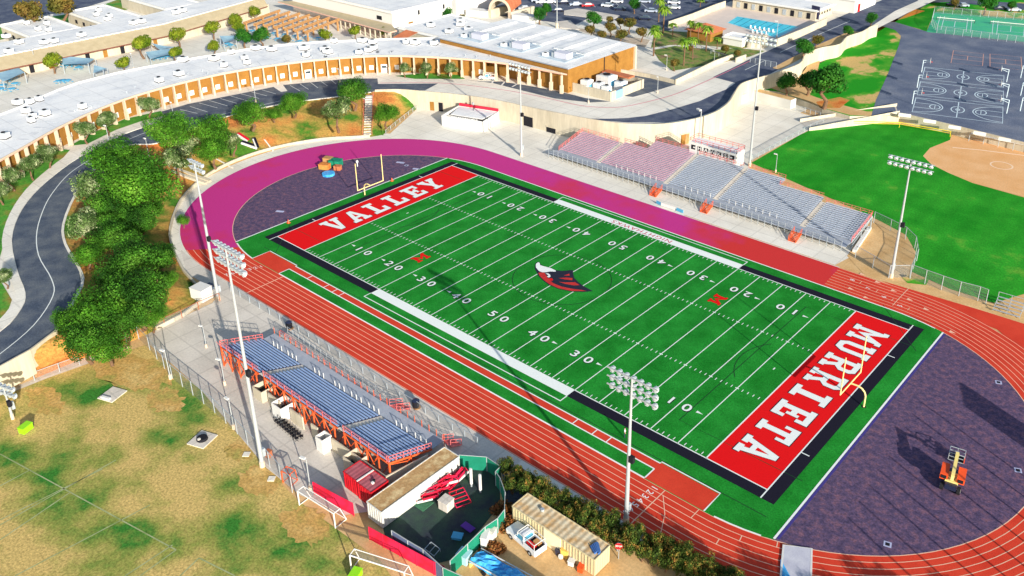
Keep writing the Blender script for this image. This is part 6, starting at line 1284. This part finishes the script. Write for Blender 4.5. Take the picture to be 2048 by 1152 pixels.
# telehandler
tl = thing('boom_lift', 'orange and cream boom lift with its basket lowered, parked in the right turn zone', 'boom lift', (0, 0, 0)); m = MB(); m.box(0, -2.2, .5, 1.3, 3.4, .7, carblack); m.box(0, -2.4, 1.1, 1.5, 1.8, .35, creamy); m.build('chassis', tl)
for x in (-.95, .95):
    m = MB(); m.prism([(x-.45, -3.2), (x+.45, -3.2), (x+.45, -1.2), (x-.45, -1.2)], 1.3, [2.1, 2.1, 2.35, 2.35], orangem); m.box(x, -2.9, 1.5, .94, .2, .5, pilm); c_ = m.build('engine_cover', tl); m = MB(); m.box(x, -3.26, 1.5, .6, .05, .5, darkm); m.build('vent', c_)
for x in (-.95, .95):
    for y in (-3.5, -1.0): m = MB(); m.tube((x-.2, y, .5), (x+.2, y, .5), .5, tyre, 14); w_ = m.build('wheel', tl); m = MB(); s = 1 if x > 0 else -1; m.tube((x+s*.2, y, .5), (x+s*.22, y, .5), .25, white, 10); m.build('rim', w_)
m = MB(); m.bar((0, -3.2, 2.2), (0, .6, 2.9), .4, creamy, .45); m.bar((0, .4, 2.8), (.1, 1.7, 1.8), .3, creamy, .3); m.bar((0, -3.3, 1.6), (0, -2.9, 2.4), .35, creamy); m.build('boom', tl)
m = MB()
for z in (.6, 1.2, 1.75):
    for a, b in (((-.9, 1.8), (.9, 1.8)), ((.9, 1.8), (.9, 3.1)), ((.9, 3.1), (-.9, 3.1)), ((-.9, 3.1), (-.9, 1.8))): m.bar((*a, z), (*b, z), .07, steel)
for x in (-.9, 0, .9):
    for y in (1.8, 3.1): m.bar((x, y, .6), (x, y, 1.75), .07, steel)
m.box(0, 2.45, .55, 1.8, 1.3, .08, darkm); m.box(.93, 2.3, .7, .08, 1.2, .8, orangem); m.box(-.5, 1.95, 1.3, .5, .2, .5, carblack); m.build('basket', tl)
tl.location = (71.9, -5.8, .03); tl.rotation_euler = (0, 0, .2); tl.scale = (1.05, 1.05, 1.0)
# small tools
m = MB(); p = G(1925, 952); m.tube((p.x, p.y, .03), (p.x, p.y, .5), .22, white, 10); misc('bucket', m, 'white bucket on the ground beside the boom lift')
# service yard things
en_ = [tuple(p) for p in GP([(826, 987), (868, 1006), (846, 1024), (813, 1002)])]; m = MB(); m.prism(en_, .03, .12, M('turf_roll', S(52, 106, 76), S(70, 120, 90), sc_=1, grain=.2)); misc('turf_piece', m, 'square of green artificial turf in the dark yard', 'turf')
hr = thing('hurdle_pile', 'tangled pile of red hurdle frames along the white shed', 'hurdles', (*G(900, 985).xy, 0)); a, b = G(852, 1010), G(930, 955)
for k in range(16):
    c = a.lerp(b, (k+.5)/16)+Vector((rnd.uniform(-.4, .4), rnd.uniform(-.3, .3), 0)); an = math.atan2((b-a).y, (b-a).x)+rnd.uniform(-.5, .5); d = Vector((math.cos(an), math.sin(an), 0))*1.0; z = .1+rnd.uniform(0, 1.1); m = MB(); up = Vector((-d.y*.6, d.x*.6, rnd.uniform(.1, .5)))
    c.z = z; m.bar(c-d, c+d, .12, redcloth if k % 3 else white, .3); m.bar(c-d, c-d+up, .07, redcloth); m.bar(c+d, c+d+up, .07, redcloth); m.bar(c-d+up, c+d+up, .1, redcloth, .2); m.build('hurdle', hr)
ra = thing('rack_frame', 'red ladder-like steel frame lying beside the hurdle pile', 'frame', (*G(915, 1000).xy, 0)); a, b = G(912, 980, .6), G(928, 1010, .3); d = (b-a); s_ = Vector((-d.y, d.x, 0)).normalized()*1.0; m = MB()
for s in (-1, 1): m.bar(a+s_*s, b+s_*s, .1, redcloth)
for k in range(5): c = a.lerp(b, k/4); m.bar(c-s_, c+s_, .08, redcloth)
for c in (a, b): m.bar((c.x, c.y, .03), c, .08, redcloth)
m.build('frame', ra)
for (u, v), l in (((943, 973), 'left'), ((961, 985), 'right')): p = G(u, v); t = thing('padded_post', '%s of the two upright white padded posts in the dark yard' % l, 'post', (p.x, p.y, 0)); m = MB(); m.tube((p.x, p.y, .5), (p.x, p.y, 2.9), .2, white, 10); m.build('pad', t); m = MB(); m.tube((p.x, p.y, .02), (p.x, p.y, .5), .12, steel); m.build('post', t)
crate(893, 1016, 1.4, 1.4, 1.3, concrete2, 'cabinet', 'grey cabinet standing in front of the hurdle pile', .1); crate(936, 1057, 1.6, .8, .12, purplem, 'pallet', 'purple pallet on the floor of the dark yard', .0); crate(915, 1076, 1.2, .9, .3, matblue, 'folded_tarp', 'folded blue tarp on the floor of the dark yard', .5)
fr = MB(); a = [G(*x, .5) for x in ((862, 1084), (880, 1098), (868, 1112), (849, 1098))]
for i in range(4): fr.bar(a[i], a[(i+1) % 4], .07, steel); fr.bar((a[i].x, a[i].y, .03), a[i], .07, steel)
fr.bar((a[0]+a[1])/2, (a[2]+a[3])/2, .06, steel); misc('pushcart', fr, 'low pale steel cart frame in the corner of the dark yard', 'cart')
crate(971, 1090, .7, 1.6, 1.7, white, 'appliance', 'left of the two white appliances against the green fence', .5); crate(982, 1078, 1.0, 1.2, 1.3, concrete, 'appliance', 'right of the two white appliances against the green fence', .3)
crate(929, 1122, 1.4, 1.3, 1.2, M('pale_blue', S(170, 210, 220), grain=.06), 'crate', 'pale blue crate at the corner of the green fence', .2)
tb_ = thing('covered_trailer', 'trailer under a crumpled bright blue tarp at the bottom edge', 'trailer', (*G(985, 1135).xy, 0)); a, b = G(945, 1125, .3), G(1060, 1190, .3); d = (b-a).normalized(); n = Vector((-d.y, d.x, 0)); m = MB(); NX, NY = 12, 6; Ln = (b-a).length
def tz(i, j): return a+d*Ln*i/NX+n*(1.6*(j/NY)-.4)*1.4+Vector((0, 0, (.9+.35*math.sin(i*1.9+j)*math.cos(j*1.3+i*.7))*(1 if 0 < j < NY else .5)))
for i in range(NX):
    for j in range(NY): m.poly([tz(i, j), tz(i+1, j), tz(i+1, j+1), tz(i, j+1)], bluetarp)
m.build('tarp', tb_); m = MB()
for j in (0, NY): m.bar(tz(0, j)+Vector((0, 0, .3)), tz(NX, j)+Vector((0, 0, .3)), .1, white)
m.bar(tz(0, 0)-Vector((0, 0, .5)), tz(0, NY)-Vector((0, 0, .5)), .2, creamy, .8)
for i in (3, 9):
    for j in (0, NY): c = tz(i, j); m.tube((c.x-.0, c.y-.1, .35), (c.x, c.y+.1, .35), .34, tyre, 10)
m.build('trailer_frame', tb_)
for u, v, sx, sy, h, mt, nm, l in ((1131, 1112, .9, .9, 1.1, M('yellow_box', S(232, 190, 96), grain=.1), 'box', 'yellow box on the trolley beside the cream container'), (1143, 1130, .7, .6, .6, white, 'box', 'white box on the ground below the yellow box'), (1118, 1108, .7, .7, .7, carblack, 'box', 'black box left of the yellow box'), (1164, 1138, .6, 1.4, .7, orangem, 'mower', 'orange machine at the foot of the cream container'), (1155, 1108, 1.2, .6, 1.0, terracotta, 'box', 'rust-coloured box against the cream container')): crate(u, v, sx, sy, h, mt, nm, l, .3)
m = MB(); p = G(1122, 1113, .4); m.tube(p, p+Vector((0, -.12, .05)), .32, white, 12); m.tube((p.x, p.y, 0.02), (p.x, p.y, .3), .05, steel); misc('satellite_dish', m, 'small white dish beside the yellow box', 'dish')
# stop sign in the hedge
ss = thing('stop_sign', 'red octagonal stop sign beside the right end of the cream container', 'sign', (*G(1240, 1100, 0).xy, 0)); p = G(1238, 1092, 2.0); d = (CAM-p); d.z = 0; d.normalize(); ex = Vector((-d.y, d.x, 0)); m = MB(); m.tube((p.x, p.y, 0), (p.x, p.y, 1.6), .05, steel); m.build('post', ss)
m = MB(); oc = [p+ex*.5*math.cos(R(22.5+45*k))+Vector((0, 0, .5))*math.sin(R(22.5+45*k)) for k in range(8)]; m.poly([c+d*.05 for c in oc], signred); m.poly([c-d*.02 for c in oc[::-1]], steel)
for k in range(8): m.poly([oc[k]-d*.02, oc[(k+1) % 8]-d*.02, oc[(k+1) % 8]+d*.05, oc[k]+d*.05], steel)
put_text(m, 'STOP', .34, white, p+d*.06, ex, Vector((0, 0, 1)), .01); m.build('sign_plate', ss)
m = MB(); q = G(1235, 1080, 1.8); m.bar(q-ex*.35, q+ex*.35, .08, white, .8); m.tube((q.x, q.y, 0), (q.x, q.y, 1.5), .05, steel); misc('notice_board', m, 'white notice board behind the red stop sign', 'sign')
# bits on the practice field
for u, v, l, mt in ((225, 790, 'upper concrete pad on the dry grass', wallcream), (405, 880, 'concrete pad carrying a dark round lid, on the dry grass', darkm)):
    p = G(u, v); t = thing('concrete_pad', l, 'slab', (p.x, p.y, 0)); m = MB(); m.box(p.x, p.y, .01, 2.8, 3.0, .14, concrete2, .35); m.build('slab', t); m = MB()
    if u == 225: m.box(p.x+.3, p.y-1.1, .16, 1.6, .4, .25, white, .35)
    else: m.tube((p.x, p.y, .16), (p.x, p.y, .5), .8, darkm, 12, .7); m.tube((p.x+.1, p.y-.5, .5), (p.x+.1, p.y-.5, .56), .25, concrete, 8)
    m.build('fitting', t)
for u, v in ((493, 909), (543, 958)): p = G(u, v); m = MB(); m.box(p.x, p.y, .01, .9, .9, .08, concrete, .7); misc('utility_cover', m, 'square concrete cover, %s' % ('left of the tallest floodlight base' if u < 500 else 'right of the tallest floodlight base'), 'cover')
crate(53, 862, 1.0, 1.6, .9, lime, 'cart', 'lime green plastic cart on the dry grass at the left', .4); crate(712, 1156, 1.0, 1.4, .8, lime, 'cart', 'lime green plastic cart cut by the bottom edge', .4)
crate(538, 914, .7, .7, .9, terracotta, 'box', 'small orange box at the foot of the tallest floodlight', .2)
# benches / people
rc = thing('music_stand_group', 'rows of thin folded dark chairs on the pavement behind the near grandstand', 'folding chairs', (*G(580, 870).xy, 0)) if False else None
ch_ = thing('folding_chair', 'chair', 'folding chair', (0, 0, 0)); m = MB(); m.box(0, 0, .42, .45, .45, .04, darkm); m.build('seat', ch_); m = MB(); m.bar((-.2, .22, .45), (-.2, .3, .9), .04, darkm); m.bar((.2, .22, .45), (.2, .3, .9), .04, darkm); m.bar((-.2, .3, .85), (.2, .3, .85), .04, darkm, .12); m.build('backrest', ch_)
for x in (-.2, .2): 
    m = MB(); m.bar((x, -.2, 0), (x, .2, .42), .03, darkm); m.bar((x, .2, 0), (x, -.2, .42), .03, darkm); m.build('leg', ch_)
CH = Proto(ch_)
for k in range(18):
    u, v = 553+(k % 9)*5.2+(k//9)*9, 846+(k % 9)*4.4-(k//9)*4; p = G(u, v); CH.put((p.x, p.y, .02), 2.4, 1.1, '%s dark folding chair of the %s row behind the near grandstand' % (ORD[k % 9], ('outer', 'inner')[k//9]), 'dark folding chairs')
bs = thing('portable_bleacher', 'small grey portable bleacher at the right edge beside the track bend', 'bleacher', (*G(1998, 612).xy, 0)); p = G(1985, 622); q = G(2025, 634); d = (q-p).normalized(); n = Vector((-d.y, d.x, 0))
for k in range(5): m = MB(); c = p+n*k*.7; m.bar(c+Vector((0, 0, .4+.3*k)), c+d*4.2+Vector((0, 0, .4+.3*k)), .3, steel, .05); m.build('bench', bs)
m = MB()
for s in (0, 2.1, 4.2): m.bar(p+d*s+Vector((0, 0, .1)), p+d*s+n*2.8+Vector((0, 0, 1.5)), .08, steel); m.bar(p+d*s+n*2.8, p+d*s+n*2.8+Vector((0, 0, 2.5)), .08, steel)
m.bar(p+n*2.8+Vector((0, 0, 2.5)), p+d*4.2+n*2.8+Vector((0, 0, 2.5)), .07, steel); m.build('frame', bs)
dg = thing('dugout', 'long low softball dugout with a pale roof at the right edge', 'dugout', (*G(2000, 280).xy, 0)); a, b = G(1940, 268, 1.9), G(2090, 300, 1.9); d = (b-a).normalized(); n = Vector((-d.y, d.x, 0)); m = MB(); m.bar(a+n*1.2, b+n*1.2, 2.0, concrete2, .12); m.build('roof', dg); m = MB(); m.bar(a+n*2.2-Vector((0, 0, .95)), b+n*2.2-Vector((0, 0, .95)), .2, wallcream, 1.8); m.build('back_wall', dg); m = MB(); m.bar(a+n*1.5-Vector((0, 0, 1.4)), b+n*1.5-Vector((0, 0, 1.4)), .4, woodm, .1); m.build('bench', dg)
for k in range(6): c = a.lerp(b, k/5); m = MB(); m.tube((c.x, c.y, 0), (c.x, c.y, 1.9), .08, steel); m.build('post', dg)
for u, v, l in ((1290, 413, 'white team sign panels lying by the fence'), ):
    a, b = G(1322, 408, .5), G(1350, 417, .5); m = MB(); m.bar(a, b, .08, white, .7); m.bar(b+Vector((.4, 0, 0)), b+Vector((2.2, -.2, 0)), .08, matblue, .7); m.bar((a.x-1.4, a.y+.3, .5), (a.x-.1, a.y+.05, .5), .08, matblue, .7); misc('banner_panel', m, 'white and blue banner panels propped by the track below the pink grandstand', 'banner')
# person on the near sideline
sk = bpy.data.meshes.new('body'); J = [(0, 0, .95), (0, 0, 1.15), (0, .01, 1.42), (0, 0, 1.52), (0, -.02, 1.66), (.2, 0, 1.42), (.27, -.02, 1.15), (.24, -.16, .95), (-.2, 0, 1.42), (-.28, 0, 1.15), (-.26, -.1, .92), (.1, 0, .9), (.12, -.03, .5), (.13, .03, .06), (-.1, 0, .9), (-.13, .02, .5), (-.15, .0, .06), (.13, -.14, .04), (-.15, -.16, .04), (.23, -.22, .9), (-.25, -.16, .86)]
EJ = [(0, 1), (1, 2), (2, 3), (3, 4), (2, 5), (5, 6), (6, 7), (2, 8), (8, 9), (9, 10), (0, 11), (11, 12), (12, 13), (0, 14), (14, 15), (15, 16), (13, 17), (16, 18), (7, 19), (10, 20)]
RJ = [.15, .14, .16, .06, .115, .075, .05, .035, .075, .05, .035, .1, .065, .045, .1, .065, .045, .04, .04, .04, .04]
sk.from_pydata(J, EJ, []); so = bpy.data.objects.new('body', sk); sc.collection.objects.link(so); md = so.modifiers.new('s', 'SKIN')
for i, r in enumerate(RJ): sk.skin_vertices[0].data[i].radius = (r, r*.85)
sk.skin_vertices[0].data[0].use_root = True; so.modifiers.new('u', 'SUBSURF').levels = 1
dgx = bpy.context.evaluated_depsgraph_get(); nm_ = bpy.data.meshes.new_from_object(so.evaluated_get(dgx)); bpy.data.objects.remove(so)
for mt in (skin, clothw, clothd): nm_.materials.append(mt)
for f in nm_.polygons: z = f.center.z; x = abs(f.center.x); f.material_index = 2 if z < .98 and not (x > .19 and z > .8) else (0 if z > 1.5 or (x > .2 and z < 1.2) else 1)
pn = thing('person', 'person in a white shirt standing on the near sideline beside the nearest floodlight pole', 'person', (0, 0, 0)); bo_ = bpy.data.objects.new('body', nm_); sc.collection.objects.link(bo_); bo_.parent = pn
m = MB(); m.tube((0, 0, 1.68), (0, .01, 1.79), .115, hairm, 10, .06); m.build('hair', pn)
p = G(1249, 876); pn.location = (p.x, p.y, .09); pn.rotation_euler = (0, 0, 2.2)
# ================================================================== things beyond the right edge that throw the shadows seen on the turn zone
ribbed('storage_container', 'long container just beyond the bottom edge, its shadow falling across the yard behind the pickup', 43.8, -60.4, 56, -57.4, 3.1, whitecorr, whitecorr)  # unseen box added so its shadow darkens the yard
bs_ = thing('scoreboard', 'tall stadium scoreboard standing beyond the right edge, its shadow on the turn zone', 'scoreboard', (93, 1.5, 0)); m = MB(); m.bar((91.6, 4.2, 6.0), (94.2, -1.2, 6.0), .5, carblack, 5.6); m.build('board', bs_); m = MB()
for q in ((92.0, 3.3), (93.8, -.3)): m.bar((*q, 0), (*q, 8.8), .35, steel)
m.build('post', bs_)
for i in range(9):
    x, y = 99.5+i*.2, -9-i*3.6; m = MB(); m.tube((x, y, 0), (x, y, 12.5), .13, steel, 6); m.build  # posts of the ball net
    tag(m.build('net_post'), '%s tall net post beyond the right edge, casting a thin shadow on the turn zone' % ORD[i], 'post', 'net posts beyond the edge')
# unused prototypes never placed are removed
for lst in TP.values():
    for P in lst:
        if not P.used:
            for ch in list(P.o.children): bpy.data.objects.remove(ch)
            bpy.data.objects.remove(P.o)
